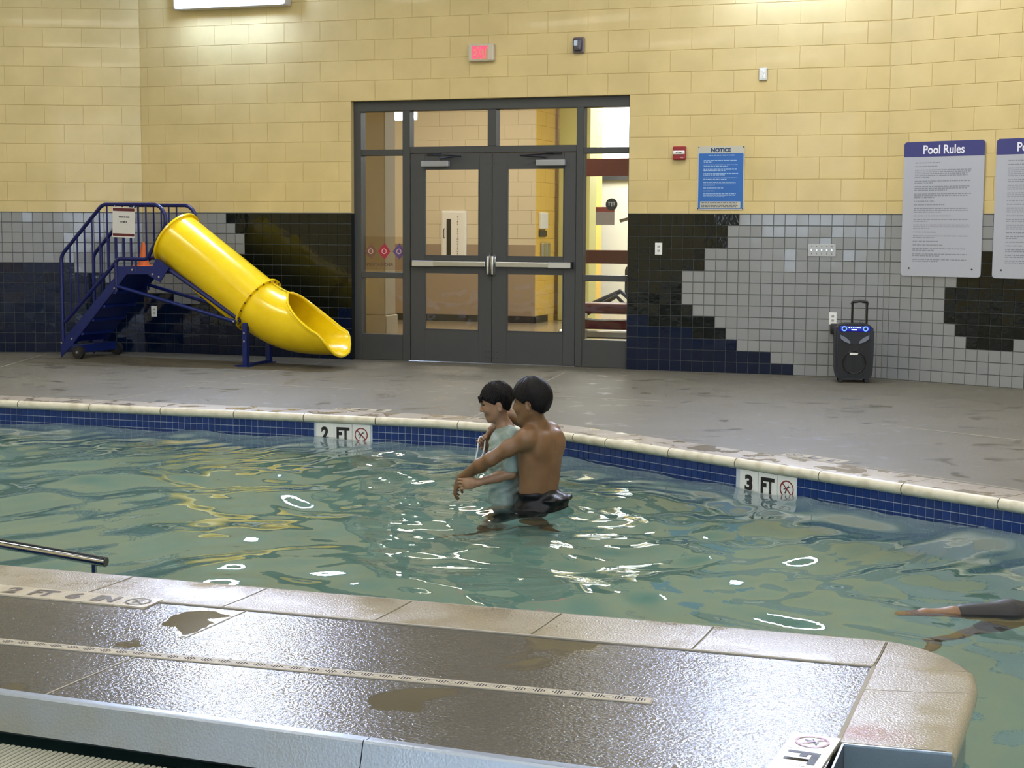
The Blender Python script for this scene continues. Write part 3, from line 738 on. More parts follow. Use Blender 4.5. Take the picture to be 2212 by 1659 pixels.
for l in range(0, 18):
    x = 0-(.2032 if l % 2 else 0)
    while x < 3.0:
        if min(x+.4064, 3.)-max(x, 0) > .05: block(yroot, max(x, 0), min(x+.4064, 3.), max(.1, l*C_), (l+1)*C_, m_hally, dep=.006)
        x += .4064
mb = MB(); mb.box(-8.2, 6, .22, 14, -.05, 0.); mb.build('floor_hall', mat('hall_floor', rgb(140, 126, 104), .18), hall)
mb = MB(); mb.box(-8.2, -8.0, .2, 14, 0, 4); mb.box(5.8, 6, .2, 14, 0, 4); mb.box(-8.2, 6, .2, 14, 4.0, 4.1); mb.build('shell', m_hallw, hall)
mb = MB(); mb.box(-4.2, 6, 11.0, 11.2, 0, 4); mb.build('gym_wall', mat('gym_paint', rgb(216, 214, 200), .6), hall)
# column with a wider foot in the left light
col = empty('hall_column', FA @ Matrix.Translation((-3.33, 1.55, 0)), 'cream hall column with wider square foot behind left side light', 'column')
mb = MB(); mb.box(-.17, .17, -.15, .15, .38, 3.98, .01); mb.build('shaft', m_hallw, col)
mb = MB(); mb.box(-.19, .19, -.17, .17, 0, .38, .01); mb.build('foot', m_hallw, col)
# gym windows
m_gwin = mat('bright_window', rgb(230, 240, 250), .3, emit=((.86, .95, 1.), 2.2))
for i, (x0, x1) in enumerate(((-3.75, -2.45), (-2.3, -1.1), (-1.0, .2))):
    wr = empty('window_%d' % (7+i), FA @ Matrix.Translation((0, 10.96, 0)), kind='structure')
    mb = MB(); mb.box(x0, x1, 0, .02, 2.25, 3.9); mb.build('pane', m_gwin, wr)
    bars('frame', wr, [(x0-.03, x0+.03, 2.2, 3.95), (x1-.03, x1+.03, 2.2, 3.95), (x0, x1, 2.2, 2.27), (x0, x1, 3.88, 3.95)], m_mull, -.03, .03, 0)
gc = empty('gym_column', FA @ Matrix.Translation((-2.72, 7.6, 0)), 'yellow green painted column standing in the gym behind the right side light', 'column')
mb = MB(); mb.box(-.24, .24, -.2, .2, 0, 4.0, .01); mb.build('shaft', mat('olive_yellow', rgb(196, 192, 120), .5), gc)
m_maroon = mat('maroon_rail', rgb(104, 40, 40), .4)
for nm, dep, z0, z1, lb in (('gym_beam', 5.0, 2.05, 2.28, 'maroon band high behind the right side light'), ('gym_barrier', 4.2, .93, 1.10, 'maroon barrier board at waist height behind the right side light')):
    t = empty(nm, FA @ Matrix.Translation((0, dep, 0)), lb, 'barrier')
    mb = MB(); xa_ = -2.1 if dep > 4.5 else -1.86; mb.box(xa_, .6, 0, .05, z0, z1, .006); mb.build('board', m_maroon, t)
    for x in (xa_+.04, .55): mb = MB(); mb.box(x-.02, x+.02, .05, .09, 0, z1 if dep < 5 else 2.28, .004); mb.build('post', m_frame, t)
bn = empty('gym_bench', FA @ Matrix.Translation((-.70, 2.9, 0)), 'low maroon padded bench behind the right side light', 'bench')
mb = MB(); mb.box(-.75, .75, -.2, .2, .38, .50, .03, seg=2); mb.build('seat_pad', m_maroon, bn)
mb = MB(); mb.box(-.75, .75, -.2, .2, .20, .30, .02, seg=2); mb.build('lower_pad', m_maroon, bn)
for x in (-.6, .6):
    mb = MB(); mb.box(x-.03, x+.03, -.18, .18, 0, .38, .005); mb.build('leg', m_alu, bn)
el = empty('elliptical_trainer', FA @ Matrix.Translation((-1.12, 3.6, 0)) , 'grey elliptical trainer with curved handles behind the right side light', 'exercise machine')
mb = MB(); mb.tube([(.25, 0, .2), (.28, 0, .9), (.32, -.1, 1.35), (.30, -.22, 1.5), (.18, -.3, 1.46)], .022, 8); mb.tube([(.25, .3, .2), (.28, .3, .9), (.32, .35, 1.35), (.30, .45, 1.5), (.18, .5, 1.46)], .022, 8); mb.build('handle', m_alu, el, True)
mb = MB(); mb.box(.15, .42, .02, .28, .55, .92, .05, seg=2); mb.build('console', m_black, el)
mb = MB(); mb.tube([(-.5, .05, .22), (.05, .05, .55), (.3, .05, .3)], .03, 8); mb.tube([(-.5, .25, .35), (.05, .25, .60), (.3, .25, .4)], .03, 8); mb.build('pedal_arm', m_frame2, el)
mb = MB(); mb.box(-.62, -.25, -.02, .11, .22, .27, .015); mb.box(-.62, -.25, .2, .33, .35, .40, .015); mb.build('pedal', m_black, el)
mb = MB(); mb.box(-.7, .55, .08, .20, .02, .12, .02); mb.box(-.7, -.6, -.15, .45, 0, .08, .02); mb.box(.45, .55, -.15, .45, 0, .08, .02); mb.build('base_frame', m_alu, el)
# extinguisher cabinet, phone and plates on the hall walls
ec = empty('extinguisher_cabinet', FA @ Matrix.Translation((-4.30, HD, 0)), 'white fire extinguisher cabinet on the hall wall behind the left door', 'cabinet')
mb = MB(); mb.box(-.19, .19, -.06, 0, .90, 1.62, .008); mb.build('case', m_white, ec)
mb = MB(); mb.box(-.165, .165, -.078, -.06, .925, 1.595, .004); dr_ = mb.build('door', m_white, ec)
mb = MB(); mb.box(-.10, -.03, -.081, -.078, .97, 1.50, .002); mb.build('window_slot', m_black, dr_)
mb = MB(); mb.tube([(-.135, -.078, 1.22), (-.135, -.105, 1.24), (-.135, -.105, 1.34), (-.135, -.078, 1.36)], .006, 6); mb.build('handle', m_black, dr_)
m_lr = mat('letter_red', rgb(110, 40, 36), .5)
for i, ch in enumerate('FIRE EXTINGUISHER'):
    if ch != ' ': text('lettering', ch, .075, 1.53-i*.036, None, .026, m_lr, dr_, y=-.0785, bold=.02)
ph = empty('wall_phone', FA @ M, 'white wall panel over a dark plate on the yellow hall wall', 'wall phone')
mb = MB(); mb.box(.12, .42, -.05, 0, 1.36, 1.60, .01); mb.build('panel', m_white, ph)
mb = MB(); mb.box(.12, .42, -.03, 0, 1.25, 1.34, .004); mb.build('plate', m_screw, ph)
mb = MB(); mb.box(.20, .34, -.06, 0, .92, 1.16, .02, seg=2); mb.box(.38, .52, -.06, 0, .92, 1.16, .02, seg=2); mb.build('handset', m_alu, ph)
nt_ = empty('glass_notice', FA @ Matrix.Translation((-.26, .122, 0)), 'white and red notice sheet stuck to the right side light', 'notice')
mb = MB(); mb.box(-.10, .09, 0, .001, 1.40, 1.57); mb.build('sheet', mat('pale_pink_sheet', rgb(216, 190, 170), .5), nt_)
mb = MB(); mb.box(-.10, .09, -.001, 0, 1.53, 1.575); mb.build('header', mat('notice_red', rgb(190, 60, 50), .5), nt_)
lg = empty('glass_roundel', FA @ Matrix.Translation((-.20, .12, 1.60)), 'small dark round sticker above the notice on the side light', 'sticker')
mb = MB(); n = 20; mb.add([(.06*math.cos(2*pi*k/n), 0, .06*math.sin(2*pi*k/n)) for k in range(n)], [tuple(range(n))]); mb.build('disc', m_ink, lg, fix=False)
mb = MB(); mb.box(-.035, .035, -.0015, -.0005, .015, .025); mb.box(-.006, .006, -.0015, -.0005, -.02, .02); mb.box(-.03, -.02, -.0015, -.0005, -.01, .015); mb.box(.02, .03, -.0015, -.0005, -.01, .015); mb.build('emblem', m_white, lg)
for (x, y, p, c) in ((-3.4, 4.2, 95, (1, .86, .66)), (-2.4, 8.4, 120, (1, .9, .72)), (-5.5, 3.0, 60, (1, .86, .68)), (-1.9, 9.6, 170, (.95, .98, 1)), (.5, 6, 160, (.9, .96, 1))):
    q = FA @ Vector((x, y, 3.9)); area('hall_light', q, (1.2, 1.2), p*.62, c)
# small tube lamp reflected and seen in the left transom
hl = empty('hall_lamp', FA @ Matrix.Translation((-3.75, 3.3, 2.72)), 'white double strip lamp glimpsed through the left transom', 'lamp')
m_hl = mat('lamp_white', rgb(250, 250, 245), .4, emit=((1, 1, .97), 9.))
for z in (0, .13):
    mb = MB(); mb.box(-.22, .16, -.04, .04, z-.01, z+.075, .01); mb.build('tube', m_hl, hl)
mb = MB(); mb.box(-.25, .19, .04, .06, -.03, .24, .004); mb.build('reflector', m_hous, hl)

# ------------------------------------------------------------------ fittings on the centre wall
OUT = -.0045
def wall_thing(name, F, x, z, label, cat, group=None, y=-.007): return empty(name, F @ Matrix.Translation((x, y, z)), label, cat, group)
m_wlamp = mat('wall_lamp_glow', rgb(250, 250, 255), .4, emit=((.40, .56, 1.0), WALL_E))
for i, (x0, x1) in enumerate(((-4.86, -3.60), (.93, 2.20))):
    t = wall_thing('wall_lamp', FA, (x0+x1)/2, 3.63 if i == 0 else 3.82, ('bright white strip lamp high on the wall above the slide', 'bright strip lamp above the notice, just beyond the top of the picture')[i], 'wall lamp')
    h = (x1-x0)/2
    mb = MB(); mb.box(-h-.02, h+.02, -.155, -.0, -.015, .295, .02, seg=2); mb.build('housing', m_hous, t)
    mb = MB(); mb.box(-h+.01, h-.01, -.20, -.095, .0, .28, .04, seg=3); mb.build('diffuser', m_wlamp, t, True)
    mb = MB()
    for x in (-h+.035, h-.035): mb.cyl((x, -.203, .04), (x, -.198, .04), .007, 8)
    mb.build('screw', m_alu, t)
    q = FA @ Vector(((x0+x1)/2, -.222, (3.77, 3.96)[i])); lo_ = area('lamp_light', q, (x1-x0-.06, .22), LAMP_P*(1, .85)[i], (.86, .92, 1.0)); lo_.matrix_world = Matrix.Translation(q) @ FA.to_3x3().to_4x4() @ Matrix.Rotation(math.radians(-82), 4, 'X') @ Matrix.Rotation(0, 4, 'Z')
t = wall_thing('exit_sign', FA, -1.50, 3.083, 'lit red EXIT sign in a beige case above the double doors', 'exit sign')
mb = MB(); mb.box(-.135, .135, -.055, 0, -.088, .085, .016, seg=2); mb.build('case', mat('exit_case', rgb(196, 184, 160), .4), t)
m_exit = mat('exit_red', rgb(255, 60, 80), .4, emit=((1., .04, .09), 1.1)); m_exitbg = mat('exit_back', rgb(190, 150, 120), .3, emit=((1, .2, .2), .06))
mb = MB(); mb.box(-.095, .075, -.0575, -.055, -.066, .066, .001); mb.build('face', m_exitbg, t)
text('lettering', 'EXIT', -.010, 0, .155, .118, m_exit, t, y=-.058, bold=.05)
t = wall_thing('strobe_alarm', FA, -.508, 3.122, 'small grey alarm strobe with clear lens right of the EXIT sign', 'alarm')
mb = MB(); mb.box(-.058, .058, -.03, 0, -.078, .078, .016, seg=2); mb.build('case', mat('alarm_grey', rgb(112, 100, 98), .3), t)
mb = MB(); mb.box(-.046, .040, -.062, -.03, -.058, .062, .022, seg=3); mb.build('bezel', mat('alarm_grey_dark', rgb(84, 78, 82), .25), t, True)
mb = MB(); mb.box(-.036, .0, -.070, -.058, -.01, .042, .004); mb.build('lens', mat('alarm_lens', rgb(190, 205, 220), .1), t)
t = wall_thing('blank_box', FA, 1.277, 2.802, 'small steel junction box with white cover high right of the doors', 'junction box')
mb = MB(); mb.box(-.038, .038, -.02, 0, -.056, .056, .003); mb.build('box', m_alu, t)
mb = MB(); mb.box(-.026, .026, -.024, -.02, -.046, .046, .002); mb.tube([(-.01, -.025, .035), (.012, -.028, .01), (-.004, -.03, -.02), (.008, -.025, -.04)], .0035, 6); mb.build('cover', m_white, t)
t = wall_thing('fire_alarm', FA, .50, 2.081, 'red square fire alarm strobe left of the blue notice', 'alarm')
mb = MB(); mb.box(-.062, .062, -.045, 0, -.064, .064, .010, seg=2); mb.build('case', m_red, t)
mb = MB(); mb.box(-.058, .056, -.056, -.045, -.012, .022, .005); mb.build('lens', mat('strobe_lens', rgb(235, 232, 226), .12), t)
mb = MB(); mb.tube([(-.03, -.0565, .0), (-.01, -.0575, .012), (.02, -.0575, .004), (.035, -.0565, .014)], .003, 5); mb.build('flash_tube', m_ink, t)
text('lettering', 'FIRE', .028, -.042, .03, .010, m_white, t, y=-.0455)

def smallprint(parent, x0, x1, z0, z1, n, m, y, seed, hh=.45, indent=0., paras=None):
    """unreadable small print: rows of word-sized dashes"""
    r = random.Random(seed); mb = MB(); step = (z1-z0)/n
    for i in range(n):
        if paras and i in paras: continue
        z = z1-(i+.5)*step; x = x0; end = x1 if not (paras and (i+1) in paras) else x0+(x1-x0)*r.uniform(.25, .8)
        end -= (x1-x0)*r.uniform(0, .08)
        while x < end-.004:
            l = min(end-x, r.uniform(.008, .034))
            mb.add([(x, y, z-step*hh/2), (x+l, y, z-step*hh/2), (x+l, y, z+step*hh/2), (x, y, z+step*hh/2)], [(0, 1, 2, 3)]); x += l+.0055
    return mb.build('small_print', m, parent, kind='stuff', fix=False)
def rounded(w_, h, r, n=6):
    p = []
    for cx, cz, a0 in ((w_/2-r, h/2-r, 0), (-w_/2+r, h/2-r, 90), (-w_/2+r, -h/2+r, 180), (w_/2-r, -h/2+r, 270)):
        for k in range(n+1): a = math.radians(a0+90*k/n); p.append((cx+r*math.cos(a), cz+r*math.sin(a)))
    return p
# blue NOTICE board
t = wall_thing('notice_sign', FA, .896, 1.845, 'blue and white NOTICE board screwed to the yellow wall', 'sign')
m_sheet = mat('sign_board', rgb(186, 182, 166), .35); m_nblue = mat('notice_blue', rgb(34, 96, 168), .35); m_pw = mat('print_white', rgb(170, 196, 220), .5); m_pd = mat('print_dark', rgb(80, 84, 90), .5)
mb = MB(); mb.prism(rounded(.447, .595, .008, 3), -.006, 0); mb.build('board', m_sheet, t)
mb = MB(); mb.prism(rounded(.425, .520, .012), -.0068, -.006, Matrix.Translation((0, 0, -.028))); mb.build('blue_panel', m_nblue, t)
mb = MB(); mb.prism(rounded(.385, .062, .006), -.0074, -.0068, Matrix.Translation((0, 0, -.250))); mb.build('white_panel', m_sheet, t)
text('lettering', 'NOTICE', .0, .262, .195, .042, mat('notice_letter', rgb(36, 62, 96), .4), t, y=-.0065, bold=.06)
smallprint(t, -.12, .14, .205, .222, 1, m_pw, -.0072, 3)
smallprint(t, -.165, .165, -.195, .185, 28, m_pw, -.0072, 5, .42, paras={0, 3, 6, 9, 12, 15, 19, 21, 23, 27})
smallprint(t, -.180, .180, -.276, -.224, 4, m_pd, -.0078, 6, .5)
mb = MB()
for x in (-.213, .213):
    for z in (-.288, .288): mb.cyl((x, -.0085, z), (x, -.006, z), .006, 8)
mb.build('screw', m_screw, t)
# Pool Rules boards on the right wall
m_rb = mat('rules_white', rgb(172, 174, 180), .35); m_rn = mat('rules_navy', rgb(62, 64, 118), .35); m_rt = mat('rules_print', rgb(128, 130, 138), .5); m_rw = mat('rules_letter', rgb(232, 232, 236), .4)
for i, x in enumerate((.553, 1.42)):
    t = wall_thing('rules_sign', FD, x, 1.553, ('tall white Pool Rules board, whole, right of the speaker', 'white Pool Rules board cut off by the right edge')[i], 'sign', y=-.016)
    W_, H_ = .762, 1.200
    mb = MB(); mb.prism(rounded(W_, H_, .03), -.010, 0); mb.build('board', m_rb, t)
    top = [p for p in rounded(W_, H_, .03) if p[1] > H_/2-.15]; top = [(W_/2, H_/2-.135)]+top+[(-W_/2, H_/2-.135)]
    mb = MB(); mb.prism(top, -.0108, -.0098); mb.build('title_band', m_rn, t)
    text('lettering', 'Pool Rules', .0, H_/2-.072, .39, .078, m_rw, t, y=-.0112, bold=.02)
    smallprint(t, -.27, .27, -.49, .42, 56, m_rt, -.0106, 11+i, .5, paras={1, 3, 9, 12, 16, 20, 22, 24, 28, 30, 33, 37, 39, 42, 44, 46, 49, 52, 55})
    mb = MB()
    for sx in (-.30, .30):
        for sz in (-.53, ): mb.cyl((sx, -.013, sz), (sx, -.009, sz), .008, 8)
    mb.build('screw', m_screw, t)
# outlets and the switch plate
def outlet(x, z, label, duplex=True, F=FA, w_=.070, h=.115, m=m_white):
    t = wall_thing('wall_outlet', F, x, z, label, 'outlet', y=-.0145)
    mb = MB(); mb.box(-w_/2, w_/2, -.005, 0, -h/2, h/2, .002); mb.build('cover_plate', m, t)
    mb = MB()
    for zz in (-.02, .02):
        mb.box(-.012, .012, -.0065, -.005, zz-.011, zz+.011, .001)
    p = mb.build('socket', mat('socket_face', rgb(170, 170, 165), .4), t)
    mb = MB()
    for zz in (-.02, .02):
        for xx in (-.006, .006): mb.box(xx-.0012, xx+.0012, -.0072, -.0065, zz-.004, zz+.006)
    mb.build('slot', m_screw, t); return t
outlet(.308, 1.175, 'white outlet on the black tiles right of the doors')
outlet(-5.262, .448, 'white outlet on dark tiles behind the slide ladder')
outlet(1.975, .545, 'small outlet low on grey tiles with a black plug in it')
t = wall_thing('switch_plate', FA, 1.857, 1.176, 'wide grey plate with five key switches on grey tiles', 'switch', y=-.0145)
mb = MB(); mb.box(-.128, .128, -.006, 0, -.057, .057, .002); mb.build('cover_plate', mat('plate_grey', rgb(172, 174, 172), .35), t)
for k in range(5):
    x = -.093+k*.0465
    mb = MB(); mb.cyl((x, -.006, 0), (x, -.014, .0), .008, 10); mb.box(x-.003, x+.003, -.018, -.012, -.012, .012, .001); mb.build('switch', m_chrome, t)
mb = MB()
for k in range(5):
    for z in (-.035, .035): mb.cyl((-.093+k*.0465, -.008, z), (-.093+k*.0465, -.0055, z), .004, 8)
mb.build('screw', m_screw, t)

# ------------------------------------------------------------------ tube slide (local: x along the slide, y away, z up)
m_sblue = mat('slide_blue', rgb(15, 33, 96), .35, bump=(40, .05, .002))
m_sblued = mat('slide_navy_tube', rgb(20, 28, 84), .3)
m_syel = mat('slide_yellow', rgb(240, 206, 18), .24, noise=(5, rgb(232, 196, 14), .4, .7), coat=.3)
m_bolt = mat('zinc_bolt', rgb(190, 190, 190), .3, .8)
m_tyre = mat('tyre_black', rgb(28, 28, 28), .6)
FS = frame(-4.694, 15.762, .43)
sl = empty('tube_slide', FS, 'yellow tube slide with blue ladder and railings by the wall', 'slide')
SW = .5
def arc(cx, cz, r, a0, a1, n, y): return [(cx+r*math.cos(math.radians(a0+(a1-a0)*k/n)), y, cz+r*math.sin(math.radians(a0+(a1-a0)*k/n))) for k in range(n+1)]
for y in (0., SW):
    pts = [(.03, y, .17), (.03, y, .98)]+arc(.165, 1.0, .135, 175, 135, 4, y)+arc(.63, 1.455, .125, 135, 92, 4, y)+[(1.2, y, 1.578)]+arc(1.21, 1.425, .155, 80, -32, 9, y)+[(1.19, y, 1.13)]+arc(1.09, 1.10, .068, -30, -90, 4, y)+[(.80, y, 1.035)]+arc(.80, .965, .07, 95, 133, 3, y)+[(.70, y, .965), (.06, y, .37)]
    hr = MB().tube(pts, .0195, 10).build('handrail', m_sblued, sl, True)
    mb = MB()
    xs_ = [.146+.0975*k for k in range(11)]
    for x in xs_:
        zt = 1.10+(x-.09)*1.0 if x < .6 else 1.578
        zb = .36+(x-.05)*.94 if x < .72 else 1.035
        mb = MB().cyl((x, y, zb), (x, y, zt), .0085, 8); mb.build('baluster', m_sblued, hr, True)
    MB().cyl((.735, y, .70), (.735, y, 1.02), .019, 10).build('rail_post', m_sblued, hr, True); MB().cyl((.985, y, .90), (.985, y, 1.04), .012, 8).build('rail_post', m_sblued, hr, True)
    side = -1 if y == 0 else 1
    mb = MB(); mb.prism([(0, 0), (0, .17), (.05, .20), (.106, .25), (.728, .855), (.75, .955), (1.24, .965), (1.20, .885), (.877, .878), (.169, .150), (.10, .09)][::-1], y-.006, y+.006); mb.prism([(.877, .878), (.169, .150), (.165, .154), (.873, .882)], y-.006, y-side*.05); mb.build('stringer', m_sblue, sl)
    mb = MB(); mb.tube([(.724, y, .76), (2.19, y, .435)], .018, 10); mb.build('brace', m_sblue, sl, True)
    mb = MB(); mb.prism([(1.248, 1.045), (1.405, .955), (1.29, .805), (1.15, .872)][::-1], y-.012, y-.002); mb.build('bracket_plate', m_sblue, sl)
    mb = MB(); mb.tube([(1.26, y+.03*(-side), 1.0), (2.23, y+.03*(-side), .445)], .024, 8); mb.build('cradle_beam', m_sblued, sl, True)
    xl = 2.292 if y == 0 else 2.225
    mb = MB(); mb.box(xl-.026, xl+.026, y-.012, y+.012, .0, .43, .003); mb.box(xl+.018, xl+.026, y-.012, y+.035, .0, .40); mb.build('leg', m_sblue, sl)
    mb = MB(); mb.box(xl-.07, xl+.06, y-.05, y+.05, 0, .010, .002); mb.build('foot_plate', m_sblue, sl)
    mb = MB(); yy = y-.014 if y == 0 else y+.014
    for bx, bz in ((.02, .155), (.95, .925), (.72, .735), (1.20, .885), (1.28, .86), (2.17, .44), (2.29, .33), (2.29, .25), (.155, .20)): mb.cyl((bx, yy-.004, bz), (bx, yy+.006, bz), .010, 8)
    mb.build('bolt', m_bolt, sl)
    wy = -.05 if y == 0 else SW+.05
    wroot = MB(); wroot.cyl((.275, wy-.022, .067), (.275, wy+.022, .067), .067, 24); wo = wroot.build('wheel', m_tyre, sl, True)
    mb = MB(); mb.cyl((.275, wy-.026, .067), (.275, wy+.026, .067), .036, 16); mb.build('wheel_disc', mat('wheel_disc%d' % int(y*10), rgb(44, 44, 46), .4), wo, True)
    mb = MB(); mb.cyl((.275, wy-.034, .067), (.275, wy+.034, .067), .012, 10); mb.build('hub', m_bolt, wo, True)
mb = MB(); mb.cyl((.275, -.06, .067), (.275, SW+.06, .067), .011, 8); mb.box(.16, .29, -.03, SW+.03, .06, .14, .004); mb.build('axle', m_sblue, sl)
mb = MB(); mb.box(2.17, 2.25, -.02, SW+.02, 0, .008, .002); mb.tube([(2.29, 0, .012), (2.225, SW, .012)], .016, 6); mb.build('base_bar', m_sblue, sl)
for k in range(4):
    x, z = .20+.145*k, .27+.145*k
    mb = MB(); mb.box(x-.06, x+.09, 0, SW, z-.03, z, .003); mb.build('step', m_sblue, sl)
mb = MB(); mb.prism([(.19, .17), (.87, .875), (.86, .885), (.18, .185)], .005, SW-.005); mb.build('under_panel', m_sblue, sl)
mb = MB(); mb.box(.75, 1.26, 0, SW, .93, .955, .003); mb.build('platform', m_sblue, sl)
# tube
YC = .25; TR = .272
A0 = Vector((1.30, YC, 1.245)); B0 = Vector((2.285, YC, .595)); ax = (B0-A0).normalized(); upv = Vector((ax.z*-1, 0, ax.x)); sv = Vector((0, 1, 0))
def tring(c, u, r, n=40): return [c+(sv*math.sin(2*pi*k/n)+u*math.cos(2*pi*k/n))*r for k in range(n)]
mb = MB(); Lt = (B0-A0).length
st = [(0, TR), (Lt, TR)]
rings = [tring(A0+ax*d, upv, r) for d, r in ((0, TR-.012), (.0, TR), (.06, TR), (Lt*.5, TR), (Lt, TR), (Lt, TR-.012), (Lt*.5, TR-.012), (.0, TR-.012))]
mb.ring(rings, True, False); tub = mb.build('tube', m_syel, sl, True)
def flange(c, axd, u, r0, r1, th):
    mb = MB(); mb.ring([tring(c-axd*th/2, u, r0), tring(c-axd*th/2, u, r1), tring(c+axd*th/2, u, r1), tring(c+axd*th/2, u, r0), tring(c-axd*th/2, u, r0)], True, False); return mb
flange(A0+ax*.008, ax, upv, TR-.01, TR+.028, .022).build('flange', m_syel, tub, True)
flange(B0, ax, upv, TR-.01, TR+.034, .020).build('flange', m_syel, tub, True)
mb = MB()
for k in range(20):
    a = 2*pi*(k+.5)/20; c = B0+(sv*math.sin(a)+upv*math.cos(a))*(TR+.016); mb.cyl(c-ax*.016, c+ax*.018, .010, 8)
mb.build('flange_bolt', mat('bolt_dark', rgb(96, 70, 30), .5), tub)
for sg in (-1, 1):      # long moulded seam below the tube
    mb = MB(); c0 = A0-upv*(TR*.93)+sv*(.085*sg); c1 = B0-upv*(TR*.93)+sv*(.085*sg)
    mb.tube([c0+ax*.10-upv*.02, c1-ax*.10-upv*.02], .014, 6); mb.build('seam', m_syel, tub, True)
# open exit chute: centre line bends to the level, the cut sides drop to a rounded lip
n = 36; NS = 30; cl = []; c = B0.copy(); ang0 = math.atan2(ax.z, ax.x)
for i in range(NS+1):
    t = i/NS; cl.append((c.copy(), ang0*(1-min(1, t/.70))**1.2 if t < .70 else 0.0)); a = cl[-1][1]
    c = c+Vector((math.cos(a), 0, math.sin(a)))*(.99/NS)
def half(t):      # half opening angle of the wall measured from the bottom (180 = closed tube)
    if t < .30: return 180.
    if t < .45: return 180-(t-.30)/.15*38
    if t < .85: return 142-((t-.45)/.40)**.9*62
    return 80-((t-.85)/.15)**2.2*52
mb = MB(); o_rings = []; i_rings = []
for i, (c, a) in enumerate(cl):
    t = i/NS; u = Vector((-math.sin(a), 0, math.cos(a))); h = half(t); rr = TR*(1+.02*math.sin(pi*t)); ro = []; ri = []
    if t > .9: c = c+u*(-.02)*((t-.9)/.1)**2
    for k in range(n+1):
        ph = math.radians(-h+2*h*k/n)
        fl = .012 if (t > .3 and k in (0, n)) else 0
        e = sv*math.sin(ph)-u*math.cos(ph); bulge = 1.0
        ro.append(c+e*(rr+fl)*bulge); ri.append(c+e*(rr-.014)*bulge)
    o_rings.append(ro); i_rings.append(ri)
o0 = len(mb.v); w_ = n+1
for r in o_rings+i_rings: mb.v += [tuple(p) for p in r]
K = NS+1
for i in range(NS):
    for k in range(n):
        a = o0+i*w_+k; mb.f.append((a, a+1, a+1+w_, a+w_)); b = a+K*w_; mb.f.append((b, b+w_, b+w_+1, b+1))
    for k in (0, n):
        a = o0+i*w_+k; mb.f.append((a, a+w_, a+w_+K*w_, a+K*w_))
for i in (0, NS):
    for k in range(n): a = o0+i*w_+k; mb.f.append((a, a+1, a+1+K*w_, a+K*w_))
mb.mi = [0]*len(mb.f)
ch = mb.build('exit_chute', m_syel, sl, 2)
mb = MB()      # rolled rim
for kk in (0, n):
    pts = [o_rings[i][kk]*.5+i_rings[i][kk]*.5 for i in range(int(NS*.31)+1, NS+1)]; mb.tube(pts, .014, 8)
mb.tube([o_rings[NS][k]*.5+i_rings[NS][k]*.5 for k in range(n+1)], .014, 8)
mb.build('rim', m_syel, ch, True)
# the sheet tied to the railing
t = empty('slide_sign', FS @ Matrix.Translation((.865, -.026, 1.40)) @ Matrix.Rotation(math.radians(1.5), 4, 'Y'), 'white sheet with maroon bands tied to the slide railing', 'sign')
m_maroon2 = mat('sheet_maroon', rgb(92, 36, 42), .5)
mb = MB(); mb.box(-.140, .140, -.001, .001, -.152, .152); mb.build('sheet', mat('sheet_white', rgb(206, 204, 198), .4), t)
mb = MB(); mb.box(-.134, .134, -.0022, -.001, .112, .142); mb.box(-.134, .134, -.0022, -.001, -.138, -.112); mb.build('colour_band', m_maroon2, t)
smallprint(t, -.06, .075, .045, .062, 1, m_pd, -.0018, 21, .8); smallprint(t, -.04, .05, -.005, .015, 1, m_pd, -.0018, 22, .8)
mb = MB(); mb.tube([(-.12, 0, .15), (-.12, .026, .19), (-.12, .05, .15)], .003, 5); mb.tube([(.12, 0, .15), (.12, .026, .19), (.12, .05, .15)], .003, 5); mb.build('tie', m_white, t)
# traffic cones standing on the platform
m_or = mat('cone_orange', rgb(220, 110, 52), .45); m_or2 = mat('cone_red_orange', rgb(232, 96, 70), .45)
for (x, y, h, m, lb) in ((.925, .20, .245, m_or, 'narrow orange cone standing on the slide platform'), (.82, .34, .115, m_or2, 'small red orange cone behind the taller one on the slide platform')):
    t = empty('traffic_cone', FS @ Matrix.Translation((x, y, .955)), lb, 'cone')
    mb = MB(); mb.ring([[(r*math.cos(2*pi*k/20), r*math.sin(2*pi*k/20), z) for k in range(20)] for r, z in ((.050*h/.245+.01, .010), (.018, h*.93), (.014, h))]); mb.build('body', m, t, True)
    mb = MB(); s_ = .07*h/.245+.012; mb.box(-s_, s_, -s_, s_, 0, .012, .004); mb.build('base', m, t)

# ------------------------------------------------------------------ wheeled loudspeaker
sp = empty('wheeled_speaker', Matrix.Translation((3.085, 13.70, 0)) @ Matrix.Rotation(-.16, 4, 'Z'), 'black wheeled party speaker with blue lights against the grey tiles', 'speaker')
m_body = mat('speaker_body', rgb(16, 17, 22), .45, bump=(200, .15, .002)); m_grl = mat('speaker_grille', rgb(22, 23, 26), .55, bump=(420, .5, .004))
mb = MB(); W2, H2 = .168, .535
prof = [(-.150, .035), (.150, .035), (.166, .09), (.172, .30), (.170, .47), (.155, .505), (.09, .527), (-.09, .527), (-.155, .505), (-.170, .47), (-.172, .30), (-.166, .09)]
bm = bmesh.new(); vs_ = [bm.verts.new((x, -.14, z)) for x, z in prof]; fce = bm.faces.new(vs_); ex = bmesh.ops.extrude_face_region(bm, geom=[fce])
for v in [g for g in ex['geom'] if isinstance(g, bmesh.types.BMVert)]: v.co.y = .14
bmesh.ops.bevel(bm, geom=[e for e in bm.edges], offset=.014, segments=2, affect='EDGES'); bm.verts.index_update()
mb.add([v.co[:] for v in bm.verts], [[v.index for v in f.verts] for f in bm.faces]); bm.free(); mb.build('body', m_body, sp, True)
